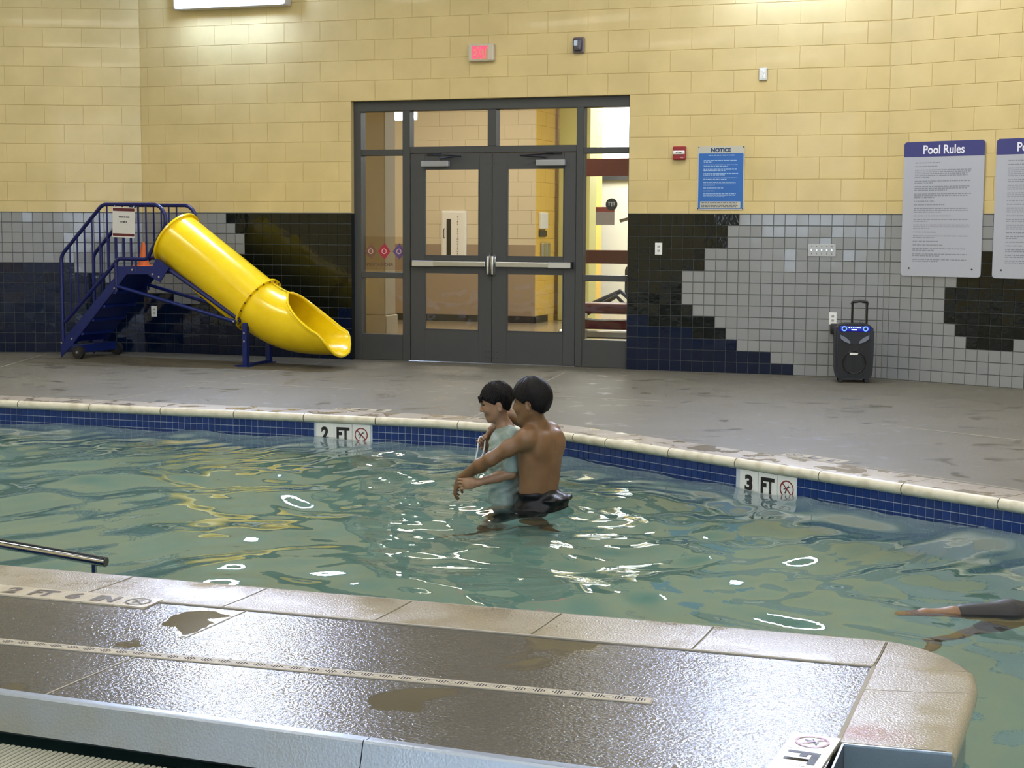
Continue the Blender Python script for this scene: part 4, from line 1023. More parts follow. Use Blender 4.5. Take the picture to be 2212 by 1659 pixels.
mb = MB(); mb.prism([(-.125, .06), (.125, .06), (.142, .12), (.140, .40), (.09, .365), (.0, .345), (-.09, .365), (-.140, .40), (-.142, .12)][::-1], -.150, -.138); gri = mb.build('grille', m_grl, sp)
mb = MB(); mb.tube([(.10*math.sin(2*pi*k/32), -.153, .185+.10*math.cos(2*pi*k/32)) for k in range(33)], .006, 6, False); mb.build('woofer_ring', m_body, gri, True)
mb = MB(); mb.box(-.003, .003, -.156, -.149, .06, .25); mb.box(.066, .072, -.156, -.149, .06, .30); mb.box(-.072, -.066, -.156, -.149, .06, .30); mb.build('grille_bar', m_body, gri)
m_eye = mat('silver_mesh', rgb(112, 114, 124), .4, .4)
for sg in (-1, 1):
    mb = MB(); mb.prism([(sg*.128, .432), (sg*.122, .395), (sg*.085, .368), (sg*.036, .352), (sg*.040, .372), (sg*.075, .405)][::-sg], -.158, -.148); mb.build('tweeter_vent', m_eye, sp)
mb = MB(); mb.prism([(-.04, .252), (.028, .252), (.036, .272), (.020, .270), (-.04, .272)][::-1], -.156, -.150); mb.build('badge', m_white, sp)
mb = MB(); mb.box(-.135, .135, -.153, -.136, .462, .508, .008); pan = mb.build('control_panel', mat('panel_blue_black', rgb(16, 16, 60), .3, emit=((.02, .02, 1.), .16)), sp)
m_led = mat('blue_led', rgb(60, 90, 255), .4, emit=((.05, .12, 1.), 3.)); m_ledw = mat('pale_led', rgb(160, 200, 255), .4, emit=((.25, .6, 1.), 3.))
for sg in (-1, 1):
    mb = MB(); cx = sg*.093; mb.tube([(cx+.019*math.sin(2*pi*k/20), -.156, .486+.019*math.cos(2*pi*k/20)) for k in range(21)], .0045, 6, False); mb.build('knob_light', m_led, pan, True)
    mb = MB(); mb.cyl((cx, -.165, .486), (cx, -.150, .486), .013, 16); mb.build('knob', m_black, pan, True)
mb = MB()
for k in range(6): mb.box(-.055+k*.019, -.045+k*.019, -.157, -.152, .492, .500, .001)
mb.build('button_light', m_ledw, pan)
mb = MB(); mb.box(-.030, .018, -.157, -.152, .472, .481, .001); mb.build('display', m_ledw, pan)
mb = MB()
for x in (-.012, .118): mb.cyl((x, .115, .40), (x, .115, .70), .010, 8)
mb.tube([(-.018, .115, .690), (-.010, .115, .712), (.02, .115, .716), (.053, .115, .722), (.085, .115, .716), (.116, .115, .712), (.124, .115, .690)], .013, 8)
mb.build('telescopic_handle', m_black, sp, True)
mb = MB(); mb.tube([(.05, .0, .525), (.052, .0, .545), (.062, .0, .556), (.075, .0, .545), (.077, .0, .525)], .002, 6); mb.build('wire_loop', m_screw, sp, True)
mb = MB()
for x in (-.115, .115): mb.cyl((x-.018, .09, .034), (x+.018, .09, .034), .034, 14); mb.box(x-.018, x+.018, -.12, -.08, 0, .04, .004)
mb.build('foot', m_tyre, sp, True)
ad = empty('power_adapter', FA @ Matrix.Translation((1.99, -.026, .455)), 'black power adapter plugged in beside the speaker, with thin cord', 'adapter')
mb = MB(); mb.box(-.032, .032, -.05, .0, -.055, .045, .014, seg=2); mb.build('plug_body', m_black, ad, True)
mb = MB(); mb.tube([(0, -.03, -.05), (.005, -.04, -.13), (.02, -.05, -.18), (.05, -.08, -.22), (.075, -.12, -.24)], .003, 6); mb.build('cord', m_black, ad, True)

# ------------------------------------------------------------------ grab rail at the pool steps
hr_ = empty('pool_handrail', Matrix.Identity(4), 'stainless grab rail end above the water by the near coping', 'handrail')
mb = MB(); P0, P1 = Vector((-3.6, 6.72, .155)), Vector((-1.672, 6.16, -.024)); mb.tube([(-4.1, 6.86, -.9), (-4.1, 6.86, .06), (-4.0, 6.83, .16), (-3.85, 6.79, .18), tuple(P0), tuple(P1)], .0215, 20); mb.build('rail_tube', m_rail, hr_, True)
mb = MB(); d = (P1-P0).normalized(); mb.cyl(P1, P1+d*.003, .0195, 20); mb.build('end_cap', mat('rail_end', rgb(80, 78, 74), .4, .6), hr_)
mb = MB(); q = P1-d*.055; mb.cyl((q.x, q.y, q.z), (q.x, q.y, -1.05), .0115, 12); mb.build('rail_post', m_rail, hr_, True)

# ------------------------------------------------------------------ people: signed distance bodies turned into one skin each
class SDF:
    def __init__(s, lo, hi, h):
        s.lo = np.array(lo, float); s.h = h; s.n = (np.ceil((np.array(hi)-s.lo)/h)).astype(int)+1
        s.f = np.full(s.n, .5, np.float32)
    def region(s, lo, hi):
        a = np.clip(np.floor((np.array(lo)-s.lo)/s.h).astype(int), 0, s.n-1); b = np.clip(np.ceil((np.array(hi)-s.lo)/s.h).astype(int)+1, 1, s.n)
        g = [np.arange(a[i], b[i])*s.h+s.lo[i] for i in range(3)]
        return tuple(slice(a[i], b[i]) for i in range(3)), g[0][:, None, None], g[1][None, :, None], g[2][None, None, :]
    def put(s, d, sl, k, cut=False):
        f = s.f[sl]
        if cut: h = np.clip(.5-.5*(f+d)/k, 0, 1); s.f[sl] = f*(1-h)-d*h+k*h*(1-h)
        else: h = np.clip(.5+.5*(f-d)/k, 0, 1); s.f[sl] = f*(1-h)+d*h-k*h*(1-h)
    def cone(s, a, b, ra, rb, k=.02, cut=False):
        a = np.array(a, float); b = np.array(b, float); m = max(ra, rb)+k*1.5+s.h*3
        sl, X, Y, Z = s.region(np.minimum(a, b)-m, np.maximum(a, b)+m)
        ab = b-a; L2 = max(1e-9, ab@ab); t = np.clip(((X-a[0])*ab[0]+(Y-a[1])*ab[1]+(Z-a[2])*ab[2])/L2, 0, 1)
        d = np.sqrt((X-a[0]-t*ab[0])**2+(Y-a[1]-t*ab[1])**2+(Z-a[2]-t*ab[2])**2)-(ra+(rb-ra)*t)
        s.put(d, sl, k, cut); return s
    def chain(s, pts, rs, k=.02):
        for i in range(len(pts)-1): s.cone(pts[i], pts[i+1], rs[i], rs[i+1], k)
        return s
    def ell(s, c, r, ax=None, k=.02, cut=False, fn=None):
        c = np.array(c, float); r = np.array(r, float); ax = np.eye(3) if ax is None else np.array(ax, float)
        m = max(r)+k*1.5+s.h*3; sl, X, Y, Z = s.region(c-m, c+m); X = X-c[0]; Y = Y-c[1]; Z = Z-c[2]
        q = [X*ax[i][0]+Y*ax[i][1]+Z*ax[i][2] for i in range(3)]
        k0 = np.sqrt(sum((q[i]/r[i])**2 for i in range(3))); k1 = np.sqrt(sum((q[i]/r[i]**2)**2 for i in range(3)))+1e-9
        d = k0*(k0-1)/k1
        if fn: d = d+fn(*q)
        s.put(d, sl, k, cut); return s
    def cutfn(s, fn, lo, hi, k=.004):      # remove where fn < 0
        sl, X, Y, Z = s.region(lo, hi); s.put(fn(X, Y, Z), sl, k, True); return s
    def mesh(s, name, mats, sm=2):
        f = s.f; ins = f < 0; nx, ny, nz = f.shape
        cnt = np.zeros((nx-1, ny-1, nz-1), np.int8)
        for dx in (0, 1):
            for dy in (0, 1):
                for dz in (0, 1): cnt += ins[dx:nx-1+dx, dy:ny-1+dy, dz:nz-1+dz]
        act = np.argwhere((cnt > 0) & (cnt < 8)); idx = -np.ones(cnt.shape, np.int32); idx[tuple(act.T)] = np.arange(len(act))
        P = np.zeros((len(act), 3)); W = np.zeros(len(act))
        cs = [(a, b, c) for a in (0, 1) for b in (0, 1) for c in (0, 1)]
        val = {c: f[act[:, 0]+c[0], act[:, 1]+c[1], act[:, 2]+c[2]].astype(float) for c in cs}
        for i, a in enumerate(cs):
            for b in cs[i+1:]:
                if sum(abs(a[j]-b[j]) for j in range(3)) == 1:
                    va, vb = val[a], val[b]; m = (va < 0) != (vb < 0); t = np.where(m, va/np.where(m, va-vb, 1), 0)
                    for j in range(3): P[:, j] += np.where(m, a[j]+(b[j]-a[j])*t, 0)
                    W += m
        P = (act+P/W[:, None])*s.h+s.lo
        F = []
        for axis in range(3):
            n2 = [slice(0, d) for d in f.shape]; n1 = list(n2); n1[axis] = slice(0, f.shape[axis]-1); n2[axis] = slice(1, f.shape[axis])
            A = ins[tuple(n1)]; B = ins[tuple(n2)]; e = np.argwhere(A != B); flip = A[tuple(e.T)]
            o1, o2 = [i for i in range(3) if i != axis]
            ok = (e[:, o1] > 0) & (e[:, o2] > 0) & (e[:, o1] < cnt.shape[o1]) & (e[:, o2] < cnt.shape[o2]); e = e[ok]; flip = flip[ok]
            def c(a, b): q = e.copy(); q[:, o1] -= a; q[:, o2] -= b; return idx[tuple(q.T)]
            q = np.stack([c(1, 1), c(0, 1), c(0, 0), c(1, 0)], 1)
            if axis == 1: flip = ~flip
            q[~flip] = q[~flip][:, ::-1]; F.append(q)
        F = np.concatenate(F)
        me = bpy.data.meshes.new(name); me.vertices.add(len(P)); me.vertices.foreach_set('co', P.ravel())
        me.loops.add(len(F)*4); me.loops.foreach_set('vertex_index', F.ravel()); me.polygons.add(len(F))
        me.polygons.foreach_set('loop_start', np.arange(len(F))*4); me.update(calc_edges=True); me.validate()
        me.polygons.foreach_set('use_smooth', [True]*len(me.polygons))
        for m in mats: me.materials.append(m)
        for _ in range(sm):      # light smoothing
            co = np.empty(len(P)*3); me.vertices.foreach_get('co', co); co = co.reshape(-1, 3)
            ed = np.empty(len(me.edges)*2, np.int32); me.edges.foreach_get('vertices', ed); ed = ed.reshape(-1, 2)
            acc = np.zeros_like(co); n_ = np.zeros(len(co)); 
            for u, v in ((0, 1), (1, 0)):
                for j in range(3): acc[:, j] += np.bincount(ed[:, u], co[ed[:, v], j], len(co))
                n_ += np.bincount(ed[:, u], minlength=len(co))
            me.vertices.foreach_set('co', (co*.6+.4*acc/np.maximum(n_, 1)[:, None]).ravel())
        me.update(); return me
def unit(v): v = np.array(v, float); return v/np.linalg.norm(v)
def skin_mat(name, c, c2, rough=.42):
    m = mat(name, c, rough, noise=(9, c2, .35, .7), bump=(180, .12, .002)); b = m.node_tree.nodes['Principled BSDF']
    b.inputs['Subsurface Weight'].default_value = .12; b.inputs['Subsurface Radius'].default_value = (.012, .005, .003); b.inputs['Subsurface Scale'].default_value = 1.
    return m
def hand(S, wr, fd, pn, side, curls, sc_=1., thumb=(.6, .7, .2), k=.004, spread=.15):
    """wr wrist, fd finger direction, pn palm normal (out of the palm), side towards the thumb"""
    wr = np.array(wr, float); fd = unit(fd); pn = unit(np.array(pn)-fd*np.dot(pn, fd)); side = unit(np.cross(fd, pn)*np.sign(np.dot(np.cross(fd, pn), side)))
    S.ell(wr+fd*.048*sc_, (.052*sc_, .040*sc_, .016*sc_), (fd, side, pn), k=.010)
    S.cone(wr, wr+fd*.03*sc_, .023*sc_, .022*sc_, .012)
    tips = []; pn0 = pn.copy()
    for i, (o, l) in enumerate(((.029, .068), (.010, .077), (-.010, .071), (-.028, .056))):
        p = wr+fd*(.088-.004*abs(i-1.3))*sc_+side*o*sc_; d = unit(fd+side*spread*(1.5-i)/3); c = curls[i] if isinstance(curls, (list, tuple)) else curls
        pr_ = p-fd*.014*sc_; r0 = .0092*sc_; pn = pn0
        for j, fr in enumerate((.45, .30, .25)):
            a = c*(.7, 1.1, .8)[j]; pn = unit(pn-d*np.dot(pn, d)); d, pn = unit(d*math.cos(a)+pn*math.sin(a)), unit(pn*math.cos(a)-d*math.sin(a)); q = p+d*l*fr*sc_
            S.cone(pr_ if j == 0 else p, q, r0-.0006*j, r0-.0006*(j+1)-.0004, k); p = q
        tips.append(p)
    pn = pn0
    b = wr+fd*.022*sc_+side*.026*sc_; d = unit(fd*thumb[0]+side*thumb[1]+pn*thumb[2]); m_ = b+d*.034*sc_; d2 = unit(d+fd*.6+pn*thumb[2]); e = m_+d2*.027*sc_
    S.cone(b, m_, .0135*sc_, .0105*sc_, .008); S.cone(m_, e, .0105*sc_, .0085*sc_, k)
    return tips
def head(S, c, f, u, sc_=1., eu=0.):
    f = unit(f); u = unit(np.array(u)-f*np.dot(u, f)); l = np.cross(u, f); c = np.array(c, float)
    A = (f, l, u); P = lambda a, b, d: c+(f*a+l*b+u*d)*sc_
    S.ell(c, np.array((.098, .077, .100))*sc_, A, .02)
    S.ell(P(.034, 0, -.062), np.array((.060, .056, .070))*sc_, A, .03)
    S.ell(P(.070, 0, -.112), np.array((.026, .028, .020))*sc_, A, .022)
    for s_ in (-1, 1):
        S.cone(P(-.002, s_*.056, -.066), P(.062, s_*.022, -.112), .016*sc_, .016*sc_, .025)
        S.ell(P(.070, s_*.036, -.048), np.array((.024, .020, .022))*sc_, A, .018)      # cheeks
        S.ell(P(.093, s_*.031, -.016), np.array((.012, .016, .010))*sc_, A, .008, cut=True)    # eye sockets
        S.cone(P(.086, s_*.014, .004), P(.078, s_*.046, .002), .008*sc_, .006*sc_, .010)     # brow ridge
        S.ell(P(-.010, s_*.077, -.030+eu), np.array((.019, .008, .031))*sc_, (unit(f*.95+l*s_*.3), unit(l-f*s_*.3), u), .006)
        S.ell(P(-.010, s_*.084, -.026+eu), np.array((.009, .006, .018))*sc_, A, .004, cut=True)
        S.cone(P(-.020, s_*.080, -.002+eu), P(-.026, s_*.083, -.034+eu), .0045*sc_, .0045*sc_, .003)
    S.cone(P(.094, 0, -.006), P(.112, 0, -.046), .007*sc_, .0105*sc_, .010)
    for s_ in (-1, 1): S.ell(P(.102, s_*.011, -.050), np.array((.010, .007, .007))*sc_, A, .006)
    S.ell(P(.092, 0, -.075), np.array((.011, .021, .006))*sc_, A, .006); S.ell(P(.089, 0, -.087), np.array((.010, .018, .006))*sc_, A, .006)
    S.ell(P(.101, 0, -.081), np.array((.006, .022, .0012))*sc_, A, .003, cut=True)
    return P, A
def eyes(P, A, sc_, parent, look=-.1):
    me_w = MB(); me_i = MB(); lid = MB(); br = MB()
    for s_ in (-1, 1):
        cc = P(.0785, s_*.031, -.017); bm = bmesh.new(); bmesh.ops.create_uvsphere(bm, u_segments=14, v_segments=10, radius=.0115*sc_); bm.verts.index_update()
        me_w.add([tuple(np.array(v.co)+cc) for v in bm.verts], [[v.index for v in fc.verts] for fc in bm.faces]); bm.free()
        q = cc+unit(A[0]+A[2]*look)*.0072*sc_; bm = bmesh.new(); bmesh.ops.create_uvsphere(bm, u_segments=10, v_segments=8, radius=.0052*sc_); bm.verts.index_update()
        me_i.add([tuple(np.array(v.co)+q) for v in bm.verts], [[v.index for v in fc.verts] for fc in bm.faces]); bm.free()
        lid.tube([tuple(P(.085, s_*.018, -.012)), tuple(P(.0915, s_*.030, -.0085)), tuple(P(.083, s_*.044, -.014))], .0024*sc_, 6)
        br.tube([tuple(P(.097, s_*.014, .010)), tuple(P(.094, s_*.030, .016)), tuple(P(.082, s_*.047, .009))], [.0022*sc_, .0036*sc_, .0018*sc_], 6)
    me_w.build('eye', mat('eye_white', rgb(200, 190, 180), .2), parent, True); me_i.build('iris', mat('iris_dark', rgb(24, 18, 16), .15), parent, True)
    lid.build('eyelid', m_hair, parent, True); br.build('eyebrow', m_hair, parent, True)
m_hair = mat('black_hair', rgb(11, 10, 12), .5, bump=(300, .7, .004), noise=(40, rgb(20, 17, 17), .4, .7), spec=.18)
def streak(s_, a=.0007, n=44, m=90):
    return lambda x, y, z: a*np.sin(np.arctan2(y, x)*n+z*m)+a*.9*np.sin(np.arctan2(y, x)*17-z*48)+.0022*np.sin(np.arctan2(y, x)*5+z*31)
sk_man = skin_mat('man_skin', rgb(118, 88, 60), rgb(106, 76, 50)); sk_boy = skin_mat('boy_skin', rgb(146, 114, 88), rgb(132, 100, 76))

# the man ----------------------------------------------------------
Mj = dict(pelvis=(.150, 8.300, -.170), waist=(.145, 8.270, -.065), lch=(.148, 8.262, .041), ch=(.153, 8.258, .135), uch=(.150, 8.250, .212), nb=(.128, 8.232, .305),
          S=(.109, 8.200, .436), Ls=(.078, 8.125, .226), Rs=(.214, 8.375, .226), Le=(-.114, 8.14, .112), Lw=(-.276, 8.285, -.012), Re=(-.028, 8.625, .300), Rw=(-.112, 8.515, .222))
f_ = unit((-.82, .57, 0)); l_ = np.array((-f_[1], f_[0], 0)); l_ = -np.cross(f_, (0, 0, 1)); l_ = np.cross((0, 0, 1), f_); u_ = np.array((0, 0, 1.))
TB = (f_, l_, u_)
S = SDF((-.44, 7.98, -1.02), (.40, 8.80, .60), .0042)
g = lambda n: np.array(Mj[n])
S.ell(g('pelvis')-f_*.015, (.110, .150, .115), TB, .03)
S.ell(g('waist'), (.088, .128, .11), TB, .05)
S.ell(g('lch'), (.092, .136, .12), TB, .05)
S.ell(g('ch')-f_*.004, (.100, .152, .120), TB, .05)
S.ell(g('uch')-f_*.012, (.082, .160, .075), TB, .04)
for s_, sh in ((1, 'Ls'), (-1, 'Rs')):
    S.cone(g('nb')-u_*.02-f_*.008, g(sh)+u_*.012, .050, .046, .03)      # trapezius
    S.ell(g('ch')-f_*.070+l_*.080*s_+u_*.045, (.030, .058, .072), TB, .03)      # shoulder blades
    S.ell(g('lch')-f_*.055+l_*.055*s_, (.035, .050, .13), TB, .03)      # back muscles
    S.ell(g(sh), (.052, .052, .056), TB, .03)
    S.ell(g('pelvis')-f_*.062+l_*.065*s_-u_*.03, (.060, .066, .068), TB, .03)
for a, b in ((.225, .10), (.10, -.02), (-.02, -.10)):      # furrow of the spine
    S.cone(g('ch')*[1, 1, 0]-f_*.116+u_*a, g('ch')*[1, 1, 0]-f_*.106+u_*b, .009, .009, .018, cut=True)
S.cone(g('nb')-u_*.03-f_*.004, g('S')-f_*.012-u_*.085, .056, .052, .03)
S.ell(g('nb')-f_*.052+u_*.004, (.016, .016, .016), TB, .02)
# near arm
S.chain([g('Ls'), g('Ls')*.5+g('Le')*.5+(0, 0, .004), g('Le'), g('Le')*.65+g('Lw')*.35+(0, -.004, .002), g('Lw')], [.049, .043, .036, .037, .0235], .022)
# far arm over the boy's shoulder
S.chain([g('Rs'), g('Rs')*.5+g('Re')*.5, g('Re'), g('Re')*.6+g('Rw')*.4, g('Rw')], [.048, .042, .035, .035, .023], .022)
hand(S, g('Lw'), (-.30, .24, -.55), (.55, .25, -.35), (.1, -.9, .1), [.42, .5, .55, .6], .92, thumb=(.7, .5, .5))
hand(S, g('Rw'), (-.32, -.12, -.85), (.35, -.35, -.3), (-.6, -.3, .5), [.35, .4, .5, .55], .92, thumb=(.8, .5, .2))
# legs under the water
for hip, kn, an, to in (((.070, 8.225, -.26), (-.150, 8.25, -.53), (-.185, 8.315, -.86), (-.36, 8.24, -.925)), ((.205, 8.375, -.26), (.095, 8.44, -.57), (.20, 8.47, -.86), (.02, 8.50, -.93))):
    hip, kn, an, to = map(np.array, (hip, kn, an, to))
    S.chain([hip, hip*.5+kn*.5, kn], [.088, .074, .055], .03); S.chain([kn, kn*.7+an*.3+(.012, .004, 0), an], [.054, .056, .036], .02)
    S.chain([an-(0, 0, .01), an*.45+to*.55-(0, 0, .012), to], [.036, .034, .022], .02); S.ell(an+(.03, 0, -.04), (.034, .03, .03), None, .02)
fh = unit((-.90, .42, -.10)); P, A = head(S, g('S'), fh, (.0, 0, 1), 1.0)
man = empty('person', Matrix.Translation((.0, 8.25, -.95)), 'bare-backed person in black swim trunks reaching arms around the smaller bather', 'person')
def body(S_, name, mats, parent, sm=2, lbl=None):
    me = S_.mesh(name, mats, sm); me.transform(parent.matrix_world.inverted()); return link(name, me, parent, label=lbl)
man_body = body(S, 'body', [sk_man], man)
def rehome(fn, parent):
    n0 = set(o.name for o in bpy.data.objects); fn()
    for o in bpy.data.objects:
        if o.name not in n0: o.data.transform(parent.matrix_world.inverted())
rehome(lambda: eyes(P, A, 1., man, -.15), man)
H = SDF(g('S')-.17, g('S')+.17, .0034)
H.ell(P(-.004, 0, .012), (.1135, .0925, .1140), A, .01, fn=streak(1))
H.ell(P(-.036, 0, -.036), (.060, .064, .068), A, .03, fn=streak(1))
c_ = g('S')
def hairline(f, l, u, c, a, b, cc=0.):
    return lambda X, Y, Z: ((X-c[0])*u[0]+(Y-c[1])*u[1]+(Z-c[2])*u[2])-a-b*((X-c[0])*f[0]+(Y-c[1])*f[1]+(Z-c[2])*f[2])+cc*np.sin(55*((X-c[0])*l[0]+(Y-c[1])*l[1]))
H.cutfn(hairline(A[0], A[1], A[2], c_, -.034, .66, .004), c_-.2, c_+.2, .006); H.cutfn(hairline(A[0], A[1], A[2], c_, -.192, -1.5, .003), c_-.2, c_+.2, .02)
for s_ in (-1, 1): H.ell(P(-.004, s_*.088, -.040), (.026, .03, .036), A, .005, cut=True)
H.ell(P(.10, 0, -.035), (.055, .09, .050), A, .006, cut=True)
for t in (-.06, -.03, 0, .03, .055): H.cone(P(.100-abs(t)*.35, t, .035), P(.106-abs(t)*.4, t*1.05+.004, .002+.006*math.sin(t*90)), .009, .003, .006)
body(H, 'hair', [m_hair], man, 1)
T = SDF((-.12, 8.0, -.62), (.42, 8.62, .02), .0046)
rip = lambda x, y, z: .004*np.sin(34*y+18*x+6*np.sin(30*z))+.0035*np.sin(62*z+30*y)
T.ell(g('pelvis')-f_*.018-u_*.01, (.124, .166, .118), TB, .03, fn=rip)
T.ell(g('waist')-u_*.02, (.100, .140, .06), TB, .03)
for s_ in (1, -1): T.ell(g('pelvis')-f_*.068+l_*.068*s_-u_*.03, (.074, .080, .080), TB, .03, fn=rip)
T.ell(g('pelvis')-f_*.115+u_*.052, (.066, .120, .020), TB, .035, fn=lambda x, y, z: .005*np.sin(70*y)+.004*np.sin(60*x))
T.cone((.070, 8.225, -.26), (-.045, 8.24, -.40), .104, .092, .03); T.cone((.205, 8.375, -.26), (.15, 8.41, -.43), .104, .094, .03)
tp = .72*f_+u_
T.cutfn(lambda X, Y, Z: -(Z+.072-.12*(X-.15)), (-.2, 7.9, -.25), (.5, 8.7, .1), .003)
m_trunk = mat('black_trunks', rgb(13, 14, 18), .4, bump=(60, .4, .006), spec=.3); body(T, 'swim_trunks', [m_trunk], man, 1)

# the boy ----------------------------------------------------------
Bj = dict(pelvis=(-.037, 8.44, -.20), waist=(-.037, 8.43, -.085), mid=(-.037, 8.42, .036), ch=(-.034, 8.41, .140), nb=(-.034, 8.40, .262), S=(-.086, 8.39, .412),
          Ls=(.002, 8.305, .218), Rs=(-.036, 8.515, .216), Le=(-.002, 8.250, .018), Lw=(-.186, 8.218, -.030), Re=(-.066, 8.575, .085), Rw=(-.130, 8.505, .125))
g2 = lambda n: np.array(Bj[n])
fb = unit((-1, .10, 0)); lb = np.cross(u_, fb); BB = (fb, lb, u_)
S = SDF((-.38, 8.12, -.99), (.14, 8.70, .56), .0042)
S.ell(g2('pelvis'), (.085, .118, .10), BB, .03); S.ell(g2('waist'), (.072, .105, .10), BB, .04); S.ell(g2('mid'), (.074, .110, .11), BB, .04)
S.ell(g2('ch'), (.078, .122, .10), BB, .04)
for sh in ('Ls', 'Rs'): S.cone(g2('nb')-u_*.02, g2(sh), .040, .038, .03)
S.cone(g2('nb')-u_*.02, g2('S')-fb*.012-u_*.075, .044, .041, .025)
S.chain([g2('Ls'), g2('Le'), g2('Le')*.6+g2('Lw')*.4, g2('Lw')], [.037, .030, .029, .0195], .018)
S.chain([g2('Rs'), g2('Re'), g2('Re')*.6+g2('Rw')*.4, g2('Rw')], [.036, .029, .028, .019], .018)
hand(S, g2('Lw'), (-.95, .10, -.10), (.05, .9, -.1), (-.1, .1, .9), [.55, .6, .6, .55], .86, thumb=(.8, .4, .5), spread=.05)
hand(S, g2('Rw'), (-.50, -.30, .62), (.1, -.9, .1), (-.5, -.1, .4), [1.2, 1.25, 1.3, 1.3], .84, thumb=(.6, .4, .7), spread=.05)
for hip, kn, an, to in (((-.03, 8.375, -.26), (-.07, 8.40, -.57), (-.01, 8.43, -.86), (-.15, 8.40, -.925)), ((-.03, 8.50, -.26), (-.09, 8.52, -.57), (-.02, 8.55, -.86), (-.16, 8.56, -.925))):
    hip, kn, an, to = map(np.array, (hip, kn, an, to)); S.chain([hip, kn], [.066, .044], .02); S.chain([kn, kn*.7+an*.3, an], [.043, .044, .029], .015); S.chain([an, to], [.030, .018], .015); S.ell(an+(.02, 0, -.035), (.026, .024, .025), None, .015)
fhb = unit((-.96, .02, -.26)); P, A = head(S, g2('S'), fhb, (-.15, 0, 1), .88, -.018)
boy = empty('person', Matrix.Translation((-.04, 8.42, -.95)), 'small person in a pale mint wet T-shirt held from behind, looking down', 'person')
body(S, 'body', [sk_boy], boy)
rehome(lambda: eyes(P, A, .88, boy, -.6), boy)
H = SDF(g2('S')-.15, g2('S')+.15, .0034); c_ = g2('S')
H.ell(P(-.006, 0, .008), (.095, .077, .093), A, .01, fn=streak(1, .0026)); H.ell(P(-.034, 0, -.034), (.050, .052, .056), A, .03, fn=streak(1))
H.cutfn(hairline(A[0], A[1], A[2], c_, -.036, .78, .004), c_-.2, c_+.2, .006); H.cutfn(hairline(A[0], A[1], A[2], c_, -.164, -1.5, .003), c_-.2, c_+.2, .02)
for s_ in (-1, 1): H.ell(P(-.006, s_*.088, -.052), (.025, .028, .036), A, .005, cut=True)
H.ell(P(.105, 0, -.03), (.055, .08, .052), A, .006, cut=True)
for t, e in ((-.05, .0), (-.025, -.012), (0, -.004), (.03, -.014), (.05, .0)): H.cone(P(.103-abs(t)*.3, t, .040), P(.110-abs(t)*.3, t*1.1, .006+e), .008, .0022, .005)
H.cone(P(-.02, 0, .10), P(-.055, .01, .105), .012, .004, .01); H.cone(P(-.05, .02, .085), P(-.085, .02, .078), .010, .003, .01)
body(H, 'hair', [m_hair], boy, 1)
T = SDF((-.20, 8.14, -.42), (.14, 8.70, .32), .0042)
wr_ = lambda x, y, z: .0045*np.sin(40*z+34*x+8*np.sin(20*y))+.003*np.sin(75*x+30*z+4*np.sin(30*z))
T.ell(g2('ch'), (.091, .134, .112), BB, .03, fn=wr_); T.ell(g2('mid'), (.087, .124, .125), BB, .03, fn=wr_); T.ell(g2('waist'), (.086, .120, .11), BB, .03, fn=wr_)
for sh in ('Ls', 'Rs'): T.cone(g2('nb')-u_*.030, g2(sh), .046, .046, .03)
T.chain([g2('Ls'), g2('Ls')*.5+g2('Le')*.5, g2('Ls')*.14+g2('Le')*.86], [.047, .048, .049], .02)
T.chain([g2('Rs'), g2('Rs')*.3+g2('Re')*.7], [.046, .048], .02)
T.ell(g2('pelvis')+u_*.02, (.100, .135, .13), BB, .03, fn=lambda x, y, z: .007*np.sin(44*y+30*x)+.004*np.sin(90*x-30*z))
T.cone(g2('nb')+u_*.012, g2('nb')+u_*.06, .040, .060, .006, cut=True)
d_ = unit(g2('Le')-g2('Ls')); e_ = g2('Ls')*.12+g2('Le')*.88
T.cone(e_+d_*.10, e_+d_*.040, .05, .040, .004, cut=True)
T.cone(e_+d_*.06, e_+d_*.028, .040, .034, .004, cut=True)
m_shirt = mat('mint_shirt', rgb(136, 150, 142), .55, bump=(22, .6, .016), noise=(6, rgb(120, 140, 134), .4, .7)); body(T, 't_shirt', [m_shirt], boy, 1)
# cord hanging from the boy's raised hand
cd = empty('white_cord', Matrix.Translation((-.17, 8.46, .10)), 'white looped cord hanging from the raised hand of the smaller bather', 'cord')
mb = MB(); q = [(-.160, 8.452, .185), (-.172, 8.448, .196), (-.181, 8.446, .190), (-.187, 8.446, .165), (-.192, 8.446, .116), (-.204, 8.446, .053), (-.206, 8.446, -.02), (-.198, 8.45, -.05), (-.186, 8.45, -.02), (-.172, 8.45, .069), (-.159, 8.45, .103), (-.152, 8.45, .136), (-.150, 8.455, .175)]
mb.tube([Vector(p)-Vector((-.17, 8.46, .10)) for p in q], .0042, 8); mb.build('cord', m_white, cd, 2)

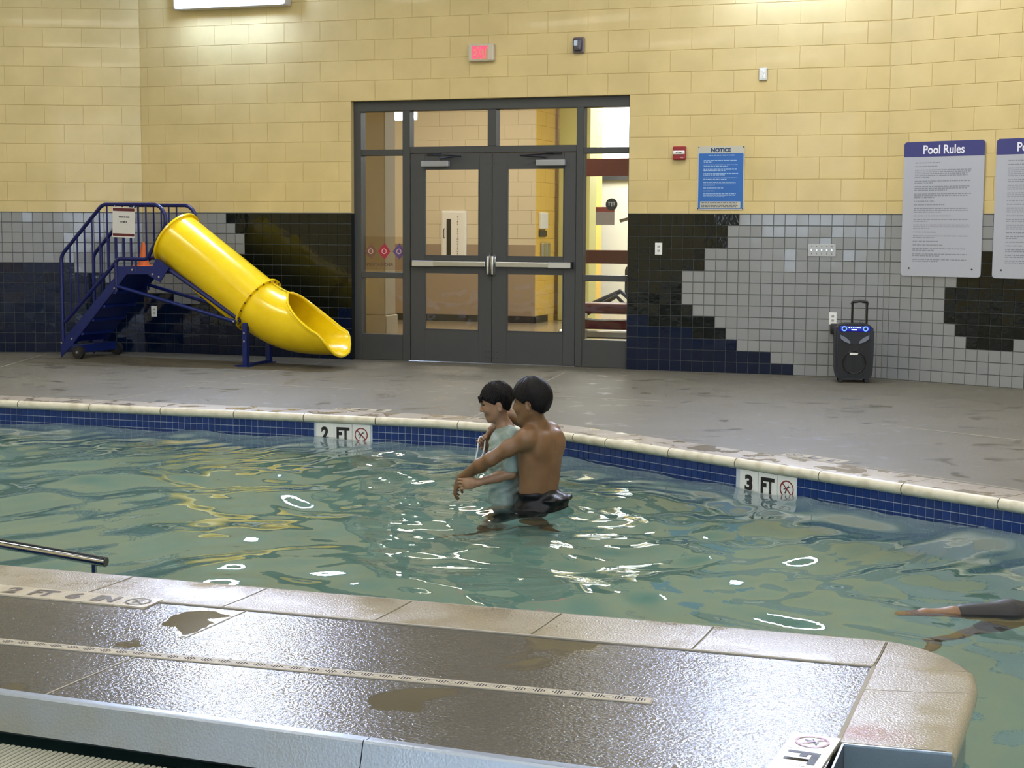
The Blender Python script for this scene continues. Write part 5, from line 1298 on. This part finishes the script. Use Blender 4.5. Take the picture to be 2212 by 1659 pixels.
# swimmer under the surface at the right edge -----------------------
SWp = empty('person', Matrix.Translation((2.3, 6.1, -.3)), 'dark-clothed swimmer just below the surface at the right edge, legs trailing', 'person')
S = SDF((1.50, 5.30, -.86), (3.45, 6.90, -.08), .0075)
S.ell((2.62, 6.22, -.33), (.26, .15, .10), None, .05); S.ell((2.36, 6.14, -.31), (.15, .14, .10), None, .05); S.ell((2.82, 6.30, -.32), (.13, .18, .09), None, .05)
S.chain([(2.30, 6.08, -.29), (2.02, 6.02, -.225), (1.78, 5.985, -.215)], [.085, .062, .045], .03); S.chain([(1.78, 5.985, -.215), (1.66, 5.975, -.215), (1.56, 5.965, -.225)], [.045, .038, .024], .02)
S.chain([(2.30, 6.22, -.33), (2.03, 6.16, -.44), (1.93, 6.13, -.60)], [.085, .062, .05], .03); S.chain([(1.93, 6.13, -.60), (1.80, 6.10, -.70), (1.68, 6.02, -.74)], [.048, .038, .024], .02)
S.chain([(2.80, 6.14, -.33), (2.98, 5.98, -.36), (3.14, 6.05, -.34)], [.055, .042, .028], .02); S.chain([(2.88, 6.44, -.33), (3.08, 6.56, -.36), (3.24, 6.50, -.34)], [.055, .042, .028], .02)
S.cone((2.90, 6.31, -.30), (3.02, 6.33, -.24), .055, .055, .03)
hand(S, (3.14, 6.05, -.34), (1, .2, 0), (0, 0, -1), (0, 1, 0), .3, .95); hand(S, (3.24, 6.50, -.34), (1, -.1, 0), (0, 0, -1), (0, -1, 0), .3, .95)
P, A = head(S, (3.10, 6.34, -.20), (.95, .05, -.25), (-.3, 0, 1), 1.)
body(S, 'body', [sk_man], SWp, 1)
H = SDF((2.93, 6.17, -.36), (3.28, 6.5, .0), .005); H.ell(P(-.004, 0, .012), (.112, .092, .112), A, .01, fn=streak(1)); H.cutfn(hairline(A[0], A[1], A[2], np.array((3.10, 6.34, -.20)), -.02, .6, .004), (2.9, 6.1, -.4), (3.3, 6.6, .1), .006)
body(H, 'hair', [m_hair], SWp, 1)
T = SDF((1.72, 5.90, -.72), (3.0, 6.60, -.12), .0075)
T.ell((2.62, 6.22, -.33), (.27, .162, .112), None, .05); T.ell((2.36, 6.14, -.31), (.16, .152, .112), None, .05); T.chain([(2.30, 6.08, -.29), (2.02, 6.02, -.225), (1.82, 5.99, -.218)], [.096, .074, .058], .03); T.chain([(2.30, 6.22, -.33), (2.03, 6.16, -.44), (1.95, 6.135, -.565)], [.096, .074, .062], .03)
body(T, 'swimwear', [mat('dark_swimwear', rgb(22, 21, 24), .5, bump=(40, .3, .006))], SWp, 1)
SWp.location.z += .020
